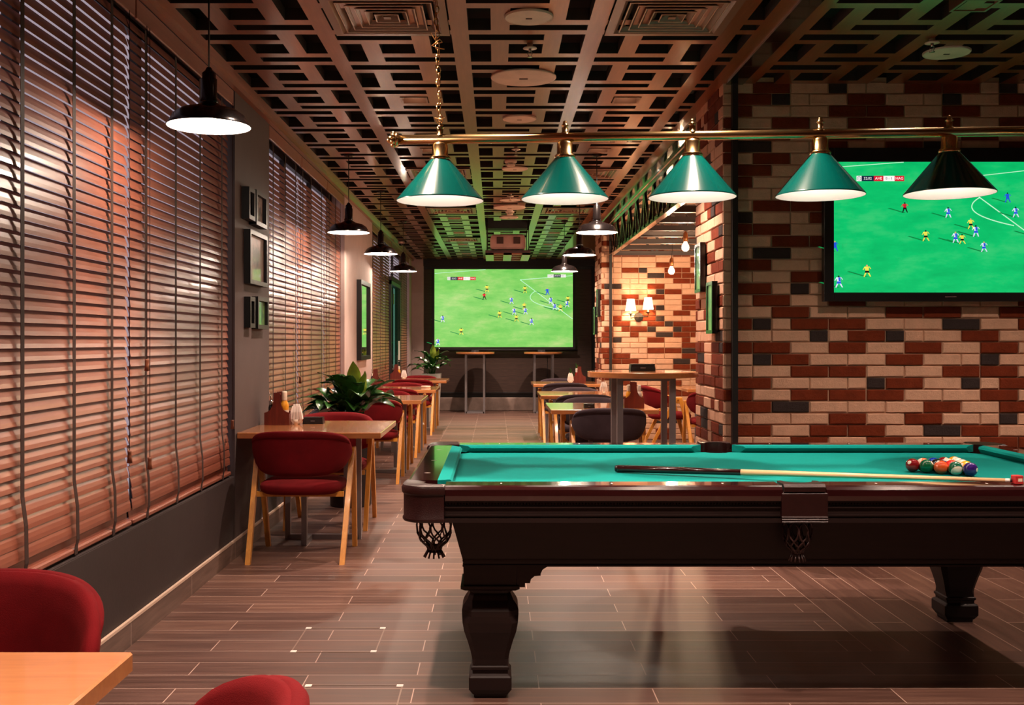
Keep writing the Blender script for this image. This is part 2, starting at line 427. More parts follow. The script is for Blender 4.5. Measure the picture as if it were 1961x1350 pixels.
# ------------------------------------------------------------------ brick walls
BH, BW = .073, .117
def parse(s): return [(a[0], int(a[1:])) for a in s.split()]
TVROWS = ["c1 r2 c2 k1 c1 c2 r2 r2 c1 k1 c1", "r2 k1 c1 c2 r2 c2 c1 k1 c2 r2", "r1 c2 c2 r2 r2 c2 r2 c2 c1", "c2 r2 c2 r2 c2 r2 c2 r2",
 "c1 r2 c2 r2 c1 c2 c2 r2 c2", "k2 c2 c1 r1 c2 r2 k1 c1 c2 r2", "c1 r2 c2 c2", "r2 c2 c2", "r1 c2 c2", "c2 c2 c2", "c1 r2 r2", "k1 c2 c1 r1",
 "r1 r2 c2", "c2 r2 r1", "c1 k2 c2", "r2 c2 c1", "c1 c2 r2", "r2 c1 k1 c1", "c1 r2 c2 r2 c2 c2 c2 c2 r2", "c2 r2 c2 c2 r2 r2 c2 r2",
 "r1 k1 c1 r2 r2 c2 c2 k2 c2 r2", "c2 c2 k1 c1 r2 k1 c1 c2 r2 c2", "r1 r2 c2 r2 c2 r2 c2 r2 c2", "c1 k1 r2 c2 c2 r2 c2 c1 k1 c2", "c1 c2 r2 r2 c2 c2 r2 r2 c2",
 "r2 c2 c2 c1 k1 r2 c2 k1 c1 r2", "r1 c2 r2 r2 r2 c2 c2 r2 c2", "r2 k2 c2 c2 c2 r2 c2 r2", "c1 c2 c2 r2 c2 r2 c2 c1 k1 c2", "r2 c2 r2 r2 c2 k2 r2 c2", "c1 c2 r2 c2 r2 c2 c2 r2 r2"]
CI = {'c': 1, 'r': 2, 'k': 3}
def brick_face(bm, org, u, n, u0, u1, phase, z1, rows, seed, z0=0.0):
    """bricks on the face through org with horizontal axis u and outward normal n; u0..u1 span, phase = a joint position on u"""
    rr = random.Random(seed); org, u, n = Vector(org), Vector(u), Vector(n)
    nrow = int((z1 - z0) / BH) + 1
    for i in range(nrow):
        zt = z1 - i*BH; zb = max(z0, zt - BH + .007)
        if zt - zb < .015: continue
        seq = list(parse(rows[i])) if rows and i < len(rows) else []
        x = phase - BW * (2 if not seq and i % 2 else 1)
        while x > u0 + .001 and not seq: x -= 2*BW
        if seq and x > u0 + .02: seq.insert(0, (rr.choice('crc'), 1)); x -= BW
        j = 0
        while x < u1:
            if j < len(seq): c, ln = seq[j]
            else:
                c = rr.choices('crk', (55, 36, 9))[0]; ln = 2 if rr.random() > .2 and c != 'k' else 1
                if c == 'k' and rr.random() < .3: ln = 2
            j += 1
            a, b = max(x, u0), min(x + ln*BW - .008, u1); x += ln*BW
            if b - a < .012: continue
            d = .012 + rr.uniform(-.003, .004); e = .005
            P = lambda s, z, h: org + u*s + Vector((0, 0, z)) + n*h
            ea = 0 if a == u0 else e; eb = 0 if b == u1 else e
            back = [bm.verts.new(P(a, zb, -.004)), bm.verts.new(P(b, zb, -.004)), bm.verts.new(P(b, zt, -.004)), bm.verts.new(P(a, zt, -.004))]
            mid = [bm.verts.new(P(a, zb, d-.005)), bm.verts.new(P(b, zb, d-.005)), bm.verts.new(P(b, zt, d-.005)), bm.verts.new(P(a, zt, d-.005))]
            jit = lambda: rr.uniform(-.003, .003)
            fr = [bm.verts.new(P(a+ea, zb+e+jit(), d)), bm.verts.new(P(b-eb, zb+e+jit(), d)), bm.verts.new(P(b-eb, zt-e+jit(), d)), bm.verts.new(P(a+ea, zt-e+jit(), d))]
            fs = [bm.faces.new(fr)]
            for A, B in ((back, mid), (mid, fr)):
                for k in range(4): fs.append(bm.faces.new((A[k], A[(k+1) % 4], B[(k+1) % 4], B[k])))
            for f in fs: f.material_index = CI[c]
BR = ['mortar', 'brick_cream', 'brick_red', 'brick_dark']
YT = 6.44
bm = nb(); box(bm, 1.414, XR, YT+.01, 7.31, 0, 2.97)
brick_face(bm, (0, YT+.01, 0), (1, 0, 0), (0, -1, 0), 1.404, XR, 1.590, 2.94, TVROWS, 5)
brick_face(bm, (1.414, 0, 0), (0, -1, 0), (-1, 0, 0), -7.31, -YT, -6.56, 2.94, None, 9)
struct('wall_middle', bm, BR)
bm = nb(); box(bm, 1.451, XR, 14.21, 15.12, 0, 3.1)
brick_face(bm, (0, 14.21, 0), (1, 0, 0), (0, -1, 0), 1.441, XR, 1.60, 3.0, None, 21)
brick_face(bm, (1.451, 0, 0), (0, -1, 0), (-1, 0, 0), -15.12, -14.2, -14.3, 3.0, None, 22)
struct('wall_alcove', bm, BR)

# ------------------------------------------------------------------ ceiling lattice
def lattice(bm, x0, k0, k1, mirror=False, skip=(), cols=5, ymax=99):
    UB = [0, .115, .21, .393, .486, .605]; VB = [0, .0735, .176, .2475, .4315, .51, .6]
    def put(u0, u1, v0, v1, y):
        a, b = (UB[u0], UB[u1])
        if mirror: a, b = .605 - b, .605 - a
        if y + VB[v0] >= ymax: return
        box(bm, x0+a, x0+b, y+VB[v0], min(ymax, y+VB[v1]), ZC, ZC+.06)
    for k in range(k0, k1):
        if k in skip: continue
        y = 5.934 + .6*k
        put(0, 5, 0, 1, y); put(3, 4, 1, 2, y); put(0, 4, 2, 3, y); put(1, 2, 3, 4, y); put(3, 4, 3, 4, y); put(1, 5, 4, 5, y); put(1, 2, 5, 6, y)
bm = nb()
K0 = -13
for i, x0 in enumerate((-1.529, -.834, -.139)):
    lattice(bm, x0, K0, 24, skip=(13, 14) if i == 2 else (), ymax=YF)
lattice(bm, .556, K0, 24, mirror=True, ymax=YF)
# narrow part-bay beside the beam
for k in range(K0, 14):
    y = 5.934 + .6*k
    for (v0, v1) in ((0, .0735), (.4315, .51)): box(bm, 1.245, 1.33, y+v0, y+v1, ZC, ZC+.06)
for (a, b) in ((-1.62, -1.529), (-.924, -.834), (-.229, -.139), (.466, .556), (1.161, 1.245), (1.33, 1.417)):
    box(bm, a, b, YB, YF, ZC, ZC+.06)
for i in range(4):
    x0 = 1.60 + .695*i
    if x0 < XR: lattice(bm, x0, K0, 1, ymax=YT)
    box(bm, x0-.09, x0, YB, YT, ZC, ZC+.06)
box(bm, 1.417, 1.53, 15.1, YF, ZC, ZC+.06); box(bm, 1.245, 1.95, 14.3, YF, ZC+.001, ZC+.06)
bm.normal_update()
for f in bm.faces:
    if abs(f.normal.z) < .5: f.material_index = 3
box(bm, -1.95, XR, YB, YF, 3.09, 3.12, mi=1)
box(bm, 1.56, XR, 7.31, 14.3, 3.0, 3.09, mi=2)
struct('ceiling', bm, ['ceiling_wood', 'ceiling_back', 'brick_cream', 'ceiling_dark'])
bm = nb(); box(bm, -1.62, -1.585, YB, YF, 2.895, ZC); struct('trim_5', bm, 'ceiling_wood')

# steel beams, posts and truss
def ibeam(name, y0, y1, label):
    bm = nb(); box(bm, 1.417, 1.52, y0, y1, ZC-.012, ZC+.002); box(bm, 1.46, 1.477, y0, y1, ZC, ZC+.06)
    o = struct(name, bm, 'beam_steel'); return o
ibeam('trim_6', YB, 6.42, ''); ibeam('trim_7', 7.33, 14.19, '')
for nm, x, y, z in (('trim_8', 1.466, 6.405, 2.918), ('trim_9', 1.56, 14.16, 2.918)):
    bm = nb(); box(bm, x-.017, x+.017, y-.02, y+.02, 0, z); struct(nm, bm, 'black_steel')
t = thing('roof_truss', 'black steel lattice truss along the opening to the brick alcove', 'truss', (1.56, 10.7, 2.5))
bm = nb(); box(bm, 1.53, 1.59, 7.33, 14.14, 2.50, 2.512); box(bm, 1.552, 1.568, 7.33, 14.14, 2.512, 2.56); obj('bottom_chord', bm, 'beam_steel', t, world=True)
bm = nb(); box(bm, 1.53, 1.59, 7.33, 14.14, 2.87, 2.915); obj('top_chord', bm, 'beam_steel', t, world=True)
bm = nb(); y = 7.5; k = 0
while y < 13.9:
    bar(bm, (1.56, y, 2.53), (1.56, y+.30, 2.89), .03, .03); bar(bm, (1.56, y+.30, 2.89), (1.56, y+.60, 2.53), .03, .03)
    box(bm, 1.545, 1.575, y+.285, y+.315, 2.53, 2.88); y += .62
obj('lattice_web', bm, 'beam_steel', t, world=True)
JY = [8.6, 9.4, 10.2, 10.95, 11.6, 12.4, 13.2, 14.05]
for i, y in enumerate(JY):
    which = ['first', 'second', 'third', 'fourth', 'fifth', 'sixth', 'seventh'][len(JY)-1-i-1] if i < len(JY)-1 else ''
    t = thing('steel_joist', ('black steel joist right against the brick alcove wall' if i == len(JY)-1 else 'black steel joist over the alcove, %s one out from the wall joist' % which), 'joist', (2.9, y, 2.5), group='alcove joists')
    bm = nb(); box(bm, 1.6, XR, y-.035, y+.035, 2.50, 2.51); box(bm, 1.6, XR, y-.006, y+.006, 2.51, 2.56); obj('bottom_flange', bm, 'joist_steel', t, world=True)
    bm = nb(); box(bm, 1.6, XR, y-.03, y+.03, 2.82, 2.86); obj('top_flange', bm, 'joist_steel', t, world=True)
    bm = nb(); x = 1.65
    while x < XR-.5:
        bar(bm, (x, y, 2.54), (x+.24, y, 2.83), .025, .025); bar(bm, (x+.24, y, 2.83), (x+.48, y, 2.54), .025, .025); x += .5
    obj('web_bars', bm, 'joist_steel', t, world=True)

# ------------------------------------------------------------------ venetian blinds
def blind(y0, y1, label, tapes, topgap=0.0, tassels=(), zb=.525, seed=1, group='wooden venetian blinds'):
    rr = random.Random(seed); xc = -1.662; PIT = .045
    t = thing('venetian_blind', label, 'blind', (xc, (y0+y1)/2, zb), group=group)
    bm = nb(); box(bm, -1.636, -1.622, y0, y1, 2.80, 2.895, .004); obj('valance', bm, 'blind_wood', t, world=True)
    bm = nb(); zt = 2.79 - topgap; n = int((zt - zb - .005) / PIT)
    for i in range(n):
        low = n - i; z = zb + .005 + low*PIT - (.004*(6-low) if low < 6 else 0)
        tilt = R(71 + rr.uniform(-1.2, 1.2)); dx = 0
        if low <= 6: tilt = R(72 + (6-low)*2.8); dx = .004*(6-low)
        if low == 1: dx = .0
        ca, sa = math.cos(tilt), math.sin(tilt); e = .008*rr.uniform(-1, 1)
        prof = [(-.025, 0), (-.009, .0022), (.009, .0022), (.025, 0), (.009, -.0008), (-.009, -.0008)]
        ring = [(xc + dx + p*ca + q*sa, z - p*sa + q*ca) for p, q in prof]
        loft(bm, [[(x, y0+.008+e, zz) for x, zz in ring], [(x, y1-.008+e, zz) for x, zz in ring]])
    obj('slats', bm, 'blind_wood', t, world=True)
    bm = nb(); box(bm, xc-.02, xc+.026, y0+.004, y1-.004, zb-.012, zb+.012, .006); obj('bottom_rail', bm, 'blind_wood', t, world=True)
    zs = zb + .005 + 6*PIT
    for ty in tapes:
        bm = nb()
        pts = [(xc+.021, 2.80), (xc+.021, zs), (xc+.034, zs-.10), (xc+.036, zb+.045), (xc+.030, zb+.02), (xc+.029, zb-.014)]
        L = [[bm.verts.new((x, ty-s*.014, z)) for x, z in pts] for s in (-1, 1)]; L2 = [[bm.verts.new((x-.0015, ty-s*.014, z)) for x, z in pts] for s in (-1, 1)]
        for i in range(len(pts)-1):
            bm.faces.new((L[0][i], L[1][i], L[1][i+1], L[0][i+1])); bm.faces.new((L2[0][i], L2[1][i], L2[1][i+1], L2[0][i+1]))
            for s in (0, 1): bm.faces.new((L[s][i], L2[s][i], L2[s][i+1], L[s][i+1]))
        obj('ladder_tape', bm, 'blind_tape', t, world=True)
    for (ty, tz) in tassels:
        bm = nb(); tube(bm, [(-1.612, ty, 2.8), (-1.612, ty, tz)], .0018, 5); pc = obj('pull_cord', bm, 'blind_tape', t, world=True)
        bm = nb(); lathe(bm, [(0, 0), (.011, -.002), (.009, -.01), (.009, -.03), (.013, -.055), (0, -.058)], 10, (-1.612, ty, tz)); obj('tassel', bm, 'tassel_wood', pc, world=True)
blind(2.55, 4.705, 'wide wooden blind behind the near red chair and low table', [2.72, 3.18, 3.624, 4.069, 4.47], tassels=((4.60, .86),), seed=2)
blind(4.72, 6.47, 'wooden blind between the wide blind and the dark picture pillar', [4.904, 5.363, 5.804, 6.264], tassels=((4.83, 1.26), (4.87, .80), (6.40, .86)), seed=3)
blind(7.49, 8.74, 'wooden blind right behind the dark picture pillar, lilac sky above its slats', [7.71, 8.16, 8.58], .09, ((8.62, 1.05),), seed=4)
blind(8.76, 10.08, 'middle wooden blind of the window over the leafy plant', [8.9, 9.3, 9.85], .07, ((9.95, 1.0),), seed=5)
blind(10.1, 11.18, 'wooden blind ending at the pale mirror pillar', [10.3, 10.7, 11.05], 0.02, ((10.55, .95),), seed=6)
blind(13.76, 15.02, 'wooden blind starting right behind the pale mirror pillar', [13.95, 14.4, 14.85], seed=7)
blind(15.04, 16.27, 'wooden blind on the camera side of the glass door', [15.2, 15.65, 16.1], tassels=((15.3, 1.0),), seed=8)
blind(17.95, 19.58, 'wooden blind between the glass door and the screen wall', [18.2, 18.75, 19.3], seed=9)
# short blind above the door
t = thing('venetian_blind', 'short wooden blind above the glass door', 'blind', (-1.66, 17.1, 2.4), group='wooden venetian blinds')
bm = nb()
for i in range(9): loft(bm, [[(-1.662+p*.64+q*.77, y, 2.75-.045*i-p*.77+q*.64) for p, q in ((-.025, 0), (0, .003), (.025, 0), (0, -.001))] for y in (16.36, 17.88)])
obj('slats', bm, 'blind_wood', t, world=True)
bm = nb(); box(bm, -1.636, -1.622, 16.32, 17.9, 2.80, 2.895); obj('valance', bm, 'blind_wood', t, world=True)

# ------------------------------------------------------------------ dining chairs
def make_chair(label, fabric, group):
    t = thing('dining_chair', label, 'chair', group=group)
    def legs(s, y0, y1, z1):
        bm = nb(); x = s*.283
        p0, p1 = Vector((x, y0, 0)), Vector((x*1.055, y1, z1))
        rings = []
        for f, wy in ((0, .034), (.55, .044), (1, .046)):
            p = p0.lerp(p1, f); rings.append([(p.x-.015, p.y-wy/2, p.z), (p.x+.015, p.y-wy/2, p.z), (p.x+.015, p.y+wy/2, p.z), (p.x-.015, p.y+wy/2, p.z)])
        loft(bm, rings); obj('leg', bm, 'leg_wood', t)
    for s in (-1, 1):
        legs(s, -.285, .045, .65); legs(s, .285, .105, .65)
        bm = nb(); x = s*.2985
        box(bm, x-.015, x+.015, .022, .128, .645, .672, .005); box(bm, min(x, x-s*.03), max(x, x-s*.03), .03, .12, .60, .665); obj('arm_joint', bm, 'leg_wood', t)
    bm = nb()
    box(bm, -.268, .268, -.13, -.10, .385, .415); obj('seat_rail', bm, 'leg_wood', t)
    bm = nb(); box(bm, -.268, .268, .17, .20, .385, .415); obj('seat_rail', bm, 'leg_wood', t)
    # seat
    bm = nb(); N = 32
    def sup(a, hx, hy, n=3.2):
        c, s_ = math.cos(a), math.sin(a)
        return (hx*math.copysign(abs(c)**(2/n), c), hy*math.copysign(abs(s_)**(2/n), s_))
    rings = []
    for z, k in ((.402, .80), (.405, .90), (.42, .975), (.445, 1.0), (.465, .965), (.477, .86), (.483, .6), (.486, .25)):
        rings.append([(sup(2*math.pi*i/N, .262*k, .255*k)[0], .02 + sup(2*math.pi*i/N, .262*k, .255*k)[1], z) for i in range(N)])
    loft(bm, rings, smooth=True); obj('seat', bm, fabric, t)
    # curved back shell
    def shell(bm, nu, amax, tf, zcf, hf, push=0.0, nv=14):
        rs = []
        for i in range(nu+1):
            u = -1 + 2*i/nu; a = u*amax
            px, py = .292*math.sin(a)/math.sin(R(78)), .055 - .315*math.cos(a)
            nx, ny = math.sin(a), -math.cos(a); th, h, zc = tf(u), hf(u), zcf(u); ring = []
            for k in range(nv):
                b = 2*math.pi*k/nv; dz = h*math.sin(b); off = th*math.copysign(abs(math.cos(b))**.7, math.cos(b)) + (zc+dz-.6)*.16 + push
                ring.append((px+nx*off, py+ny*off, zc+dz))
            rs.append(ring)
        loft(bm, rs, smooth=True)
    bm = nb()
    shell(bm, 30, R(74), lambda u: .026*(1-.35*abs(u)**6), lambda u: .662-.012*u*u, lambda u: .137*max(.05, (1-abs(u)**3.2))**.5 + .004)
    obj('backrest', bm, fabric, t)
    bm = nb()
    shell(bm, 30, R(66), lambda u: .020*max(.03, 1-abs(u)**3)**.5, lambda u: .662-.012*u*u + .137*max(.05, (1-abs(u*.89)**3.2))**.5 - .02, lambda u: .024*max(.03, 1-abs(u)**3)**.5, push=.014, nv=10)
    obj('backrest_rim', bm, fabric, t)
    return t
CG_R, CG_G = 'red dining chairs at the tables', 'grey dining chairs at the tables'
LX, RXc = -1.205, .925
red = make_chair('red velvet chair at the near end of the table by the dark picture pillar', 'red_velvet', CG_R); red.location = (LX, 6.56, 0)
def chair(proto, x, y, rz, label): return dup(proto, (x, y, 0), R(rz), label)
chair(red, LX, 7.68, 180, 'red velvet chair between the picture pillar table and the big leafy plant')
chair(red, LX, 10.10, 0, 'red velvet chair just behind the big leafy plant, backing onto it')
chair(red, LX, 11.22, 180, 'red velvet chair facing the plant across the second window table')
chair(red, LX, 12.32, 0, 'red velvet chair tucked under the camera side of the table below the mirror')
chair(red, LX, 13.44, 180, 'red velvet chair on the screen side of the table below the mirror')
chair(red, LX, 15.22, 0, 'red velvet chair on the camera side of the window table nearest the screen')
chair(red, LX, 16.34, 180, 'red velvet chair right before the white planter')
chair(red, -1.155, 2.165, 180, 'large red velvet chair beneath the wide blind, cut by the frame edge')
chair(red, -.60, 1.53, 86, 'red velvet chair at the bottom edge, only its curved top rim showing')
chair(red, 2.10, 12.75, -90, 'red velvet chair seen side-on under the two-arm wall lamp')
chair(red, 2.45, 11.75, 0, 'red velvet chair mostly hidden by the brick pier, wooden leg showing')
grey = make_chair('grey velvet chair behind the steel posts of the near round bar table', 'grey_velvet', CG_G); grey.location = (.945, 8.75, 0)
chair(grey, RXc, 9.86, 180, 'grey velvet chair on the far side of the grey-chair table with the wooden caddy')
chair(grey, RXc, 10.95, 0, 'grey velvet chair at the near side of the middle grey-chair table')
chair(grey, RXc, 12.05, 180, 'grey velvet chair at the far side of the middle grey-chair table')
chair(grey, RXc, 13.95, 0, 'grey velvet chair at the near side of the grey-chair table by the screen')
chair(grey, RXc, 15.05, 180, 'grey velvet chair nearest the small snake plant')

# ------------------------------------------------------------------ dining tables
def make_table(label, group='wooden dining tables'):
    t = thing('dining_table', label, 'table', group=group)
    bm = nb(); box(bm, -.45, .45, -.5, .5, .732, .77, .004); obj('tabletop', bm, 'table_wood', t)
    s = .0175
    def post(x, y):
        bm = nb(); box(bm, x-s, x+s, y-s, y+s, 0, .732); obj('leg', bm, 'steel_grey', t)
    for x, y in ((-.09, -.155), (-.24, .06), (.24, .06), (.13, .24)): post(x, y)
    bm = nb(); box(bm, -.24, .24, .06-s, .06+s, 0, .035); box(bm, -.09-s, -.09+s, -.155, .06, 0, .035); box(bm, .13-s, .13+s, .06, .24, 0, .035)
    obj('foot_bar', bm, 'steel_grey', t)
    bm = nb(); box(bm, -.26, .26, .04, .08, .715, .732); box(bm, -.11, -.07, -.18, .26, .715, .732); obj('top_bracket', bm, 'steel_grey', t)
    return t
tb = make_table('wooden table by the dark picture pillar, with a caddy and napkins on it'); tb.location = (-1.168, 7.03, 0)
dup(tb, (-1.168, 10.6, 0), 0, 'wooden table just behind the big leafy plant')
dup(tb, (-1.155, 12.8, 0), 0, 'wooden table under the framed mirror, glass ashtray on it')
dup(tb, (-1.165, 15.7, 0), 0, 'wooden window table nearest the screen, caddy against the blinds')
nt = dup(tb, (-1.116, 1.42, 0), 0, 'wooden tabletop corner in the bottom corner, in front of a large red chair')
for c_ in kids(nt):
    if not c_.name.startswith('tabletop'): c_.location.x = -.07
dup(tb, (.915, 9.22, 0), 0, 'wooden table with a dark wood caddy behind the near round bar table')
dup(tb, (.925, 11.5, 0), 0, 'middle wooden table of the grey-chair row, green screen glare on its corner')
dup(tb, (.955, 14.45, 0), 0, 'wooden table of the grey-chair row nearest the screen')
dup(tb, (2.75, 13.0, 0), 0, 'wooden table in the brick alcove, its corner beside the brick pier')

# round bar tables
def bar_table(label, loc, r=.365):
    t = thing('bar_table', label, 'table', loc, group='tall round bar tables')
    bm = nb(); lathe(bm, [(0, 1.105), (r-.004, 1.105), (r, 1.109), (r, 1.139), (r-.004, 1.143), (0, 1.143)], 56, smooth=False); autosmooth(obj('tabletop', bm, 'table_wood', t))
    for x in (-.17, .17):
        for y in (-.17, .17):
            bm = nb(); box(bm, x-.019, x+.019, y-.019, y+.019, 0, 1.105); obj('leg', bm, 'steel_grey', t)
    bm = nb()
    for a in (-.17, .17): box(bm, -.17, .17, a-.019, a+.019, 0, .03); box(bm, a-.019, a+.019, -.17, .17, 0, .03); box(bm, -.17, .17, a-.015, a+.015, 1.085, 1.105)
    obj('foot_frame', bm, 'steel_grey', t); return t
bar_table('tall round bar table beside the near brick pier, black box on it', (.975, 6.93, 0))
bar_table('tall round bar table under the left half of the projection screen', (-.385, 19.68, 0))
bar_table('tall round bar table under the right half of the projection screen', (.90, 19.68, 0))

# ------------------------------------------------------------------ pool table
PX, PY = 1.10, 4.52; HX, HY = 1.43, .80
ZT, ZF = .826, .790
pt = thing('pool_table', 'dark mahogany pool table with teal felt and leather net pockets', 'pool table', (PX, PY, 0))
RW, CW = .115, .052     # wood rail and cushion widths
pcx = (HX-.125, 0, -HX+.125); pr = .062
holes = [(sx*(HX-.128), sy*(HY-.128), pr) for sx in (-1, 1) for sy in (-1, 1)] + [(0, sy*(HY-.10), .06) for sy in (-1, 1)]
# playing surface with pocket cut-outs
def felt_outline(hx, hy):
    pts = []
    def arc(cx, cy, r, a0, a1, n=9):
        for i in range(n+1):
            a = R(a0 + (a1-a0)*i/n); pts.append((cx+r*math.cos(a), cy+r*math.sin(a)))
    cx, cy = HX-.128, HY-.128; e = .075
    arc(-cx, -cy, e, 100, -10); arc(0, -(HY-.10), e*.9, 150, 30); arc(cx, -cy, e, 190, 80)
    arc(cx, cy, e, 280, 170); arc(0, HY-.10, e*.9, 330, 210); arc(-cx, cy, e, 370, 260)
    return pts
bm = nb(); loft(bm, [[(x, y, ZF-.025) for x, y in felt_outline(0, 0)], [(x, y, ZF) for x, y in felt_outline(0, 0)]])
obj('playing_surface', bm, 'felt', pt)
# rails and cushions
def rail(p0, p1, inward):
    """wood rail along p0-p1 (outer line) with the cushion in front"""
    p0, p1, n = Vector((*p0, 0)), Vector((*p1, 0)), Vector((*inward, 0)); d = (p1-p0).normalized()
    prof = [(0.0, .772), (-.004, .790), (-.004, .812), (.004, .822), (.014, ZT), (RW, ZT), (RW, .785), (.02, .772)]
    bm = nb(); loft(bm, [[p+n*o+Vector((0, 0, z)) for o, z in prof] for p in (p0, p1)]); w = obj('rail', bm, 'mahogany', pt)
    cp = [(RW, ZT, 0), (RW+.044, ZT-.003, .045), (RW+CW, ZT-.012, .058), (RW+.03, ZF+.001, .035), (RW, ZF+.001, 0)]
    bm = nb(); loft(bm, [[p+n*o+d*s*c+Vector((0, 0, z)) for o, z, c in cp] for p, s in ((p0, 1), (p1, -1))]); obj('cushion', bm, 'felt', w)
    L = (p1-p0).length; ns = 3
    bm = nb()
    for i in range(ns):
        q = p0 + d*L*(i+.5)/ns + n*(RW*.55); a, b = d*.004, n*.012
        vs = [bm.verts.new(q + a*x + b*y + Vector((0, 0, z))) for z in (ZT-.001, ZT+.0006) for x, y in ((0, -1), (1, 0), (0, 1), (-1, 0))]
        bm.faces.new(vs[4:]); [bm.faces.new((vs[k], vs[(k+1) % 4], vs[4+(k+1) % 4], vs[4+k])) for k in range(4)]
    obj('sight_diamond', bm, 'pearl', w)
c, sd = .150, .078
for sy in (-1, 1):
    rail((-HX+c, sy*HY), (-sd, sy*HY), (0, -sy)); rail((sd, sy*HY), (HX-c, sy*HY), (0, -sy))
for sx in (-1, 1): rail((sx*HX, -HY+c), (sx*HX, HY-c), (-sx, 0))
# skirt under the rails with a beaded edge
bm = nb(); i = .012
def ring_box(bm, hx, hy, th, z0, z1, cut=0):
    if cut:
        for sy in (-1, 1): box(bm, -hx+cut, hx-cut, min(sy*hy, sy*(hy-th)), max(sy*hy, sy*(hy-th)), z0, z1)
        for sx in (-1, 1): box(bm, min(sx*hx, sx*(hx-th)), max(sx*hx, sx*(hx-th)), -hy+cut, hy-cut, z0, z1)
        return
    for sy in (-1, 1): box(bm, -hx, hx, min(sy*hy, sy*(hy-th)), max(sy*hy, sy*(hy-th)), z0, z1)
    for sx in (-1, 1): box(bm, min(sx*hx, sx*(hx-th)), max(sx*hx, sx*(hx-th)), -hy+th, hy-th, z0, z1)
CU = .125
ring_box(bm, HX-.016, HY-.016, .05, .706, .774, CU); ring_box(bm, HX-.004, HY-.004, .05, .694, .708, CU); ring_box(bm, HX-.010, HY-.010, .05, .716, .722, CU); ring_box(bm, HX-.010, HY-.010, .05, .745, .75, CU)
def bead(p, r=.0042):
    p = Vector(p); v = [bm.verts.new(p + Vector(q)*r) for q in ((1, 0, 0), (-1, 0, 0), (0, 1, 0), (0, -1, 0), (0, 0, 1), (0, 0, -1))]
    for a in ((0, 2, 4), (2, 1, 4), (1, 3, 4), (3, 0, 4), (2, 0, 5), (1, 2, 5), (3, 1, 5), (0, 3, 5)): bm.faces.new([v[q] for q in a])
n = 230
for q in range(n): bead((-HX+.15+(2*HX-.30)*q/(n-1), -HY+.016, .759))
for q in range(118): bead((-HX+.016, -HY+.15+(2*HY-.30)*q/117, .759))
obj('skirt', bm, 'mahogany_dark', pt)
# cabinet body: slanted sides, moulded lower edge and scroll brackets
bm = nb()
def taper(x0, y0, z0, x1, y1, z1):
    loft(bm, [[(-x0, -y0, z0), (x0, -y0, z0), (x0, y0, z0), (-x0, y0, z0)], [(-x1, -y1, z1), (x1, -y1, z1), (x1, y1, z1), (-x1, y1, z1)]])
taper(1.215, .655, .508, 1.265, .69, .700)
ring_box(bm, 1.222, .662, .02, .527, .535); ring_box(bm, 1.222, .662, .03, .508, .514)
ring_box(bm, 1.30, .70, .1, .70, .764)
LXo, LYo = 1.12, .53
prof = [(.10, .508), (.24, .508), (.215, .503), (.195, .49), (.188, .475), (.188, .468), (.165, .466), (.152, .455), (.148, .44), (.13, .44), (.13, .425), (.10, .425)]
for sx in (-1, 1):
    for sy in (-1, 1):
        # corner block over the leg
        w0, w1 = .105, .125
        loft(bm, [[(sx*LXo-w, sy*LYo-w, z), (sx*LXo+w, sy*LYo-w, z), (sx*LXo+w, sy*LYo+w, z), (sx*LXo-w, sy*LYo+w, z)] for w, z in ((.098, .425), (.100, .50), (.102, .515))])
        for yy in (sy*LYo-.10, sy*LYo+.06):
            loft(bm, [[(sx*LXo - sx*(x), y, z) for x, z in prof] for y in (yy, yy+.04)])
obj('cabinet', bm, 'mahogany_dark', pt)
LEG = [(.430, .110), (.419, .110), (.412, .098), (.408, .080), (.396, .075), (.388, .080), (.372, .086), (.35, .101), (.335, .106), (.315, .106), (.29, .104), (.255, .098), (.215, .085), (.175, .074), (.145, .068), (.122, .066), (.118, .072), (.108, .072), (.104, .067), (.092, .066), (.086, .076), (.08, .08), (.035, .08), (.014, .066), (.012, .062), (0, .060)]
def leg_rings():
    out = []
    for z, h in LEG:
        c = .22*h if .13 < z < .40 else .05*h
        if .30 < z < .36: c = .34*h
        out.append([(-h+c, -h, z), (h-c, -h, z), (h, -h+c, z), (h, h-c, z), (h-c, h, z), (-h+c, h, z), (-h, h-c, z), (-h, -h+c, z)])
    return out
for sx in (-1, 1):
    for sy in (-1, 1):
        bm = nb(); loft(bm, leg_rings()); obj('leg', bm, 'mahogany_dark', pt, loc=(sx*LXo, sy*LYo, 0))
# pockets
def net(bm, cx, cy, z0=.70, r=.062):
    prof = [(r*.98, z0), (r*1.04, z0-.03), (r*1.0, z0-.06), (r*.8, z0-.09), (r*.45, z0-.108), (r*.40, z0-.118)]
    def at(f):
        x = f*(len(prof)-1); i = min(int(x), len(prof)-2); a = x-i
        return prof[i][0]*(1-a)+prof[i+1][0]*a, prof[i][1]*(1-a)+prof[i+1][1]*a
    N = 9
    for s in (-1, 1):
        for k in range(N):
            pts = []
            for j in range(11):
                rr_, z = at(j/10); a = 2*math.pi*k/N + s*j/10*1.5 + .12*s*math.sin(j*1.25)
                pts.append((cx+rr_*math.cos(a), cy+rr_*math.sin(a), z))
            tube(bm, pts, .0036, 5)
    lathe(bm, [(r*.42, z0-.105), (r*.44, z0-.115), (r*.36, z0-.122), (r*.40, z0-.13)], 12, (cx, cy, 0))
    for k in range(12):
        a = 2*math.pi*k/12; tube(bm, [(cx+r*.38*math.cos(a), cy+r*.38*math.sin(a), z0-.122), (cx+r*.62*math.cos(a), cy+r*.62*math.sin(a), z0-.148)], .0036, 5)
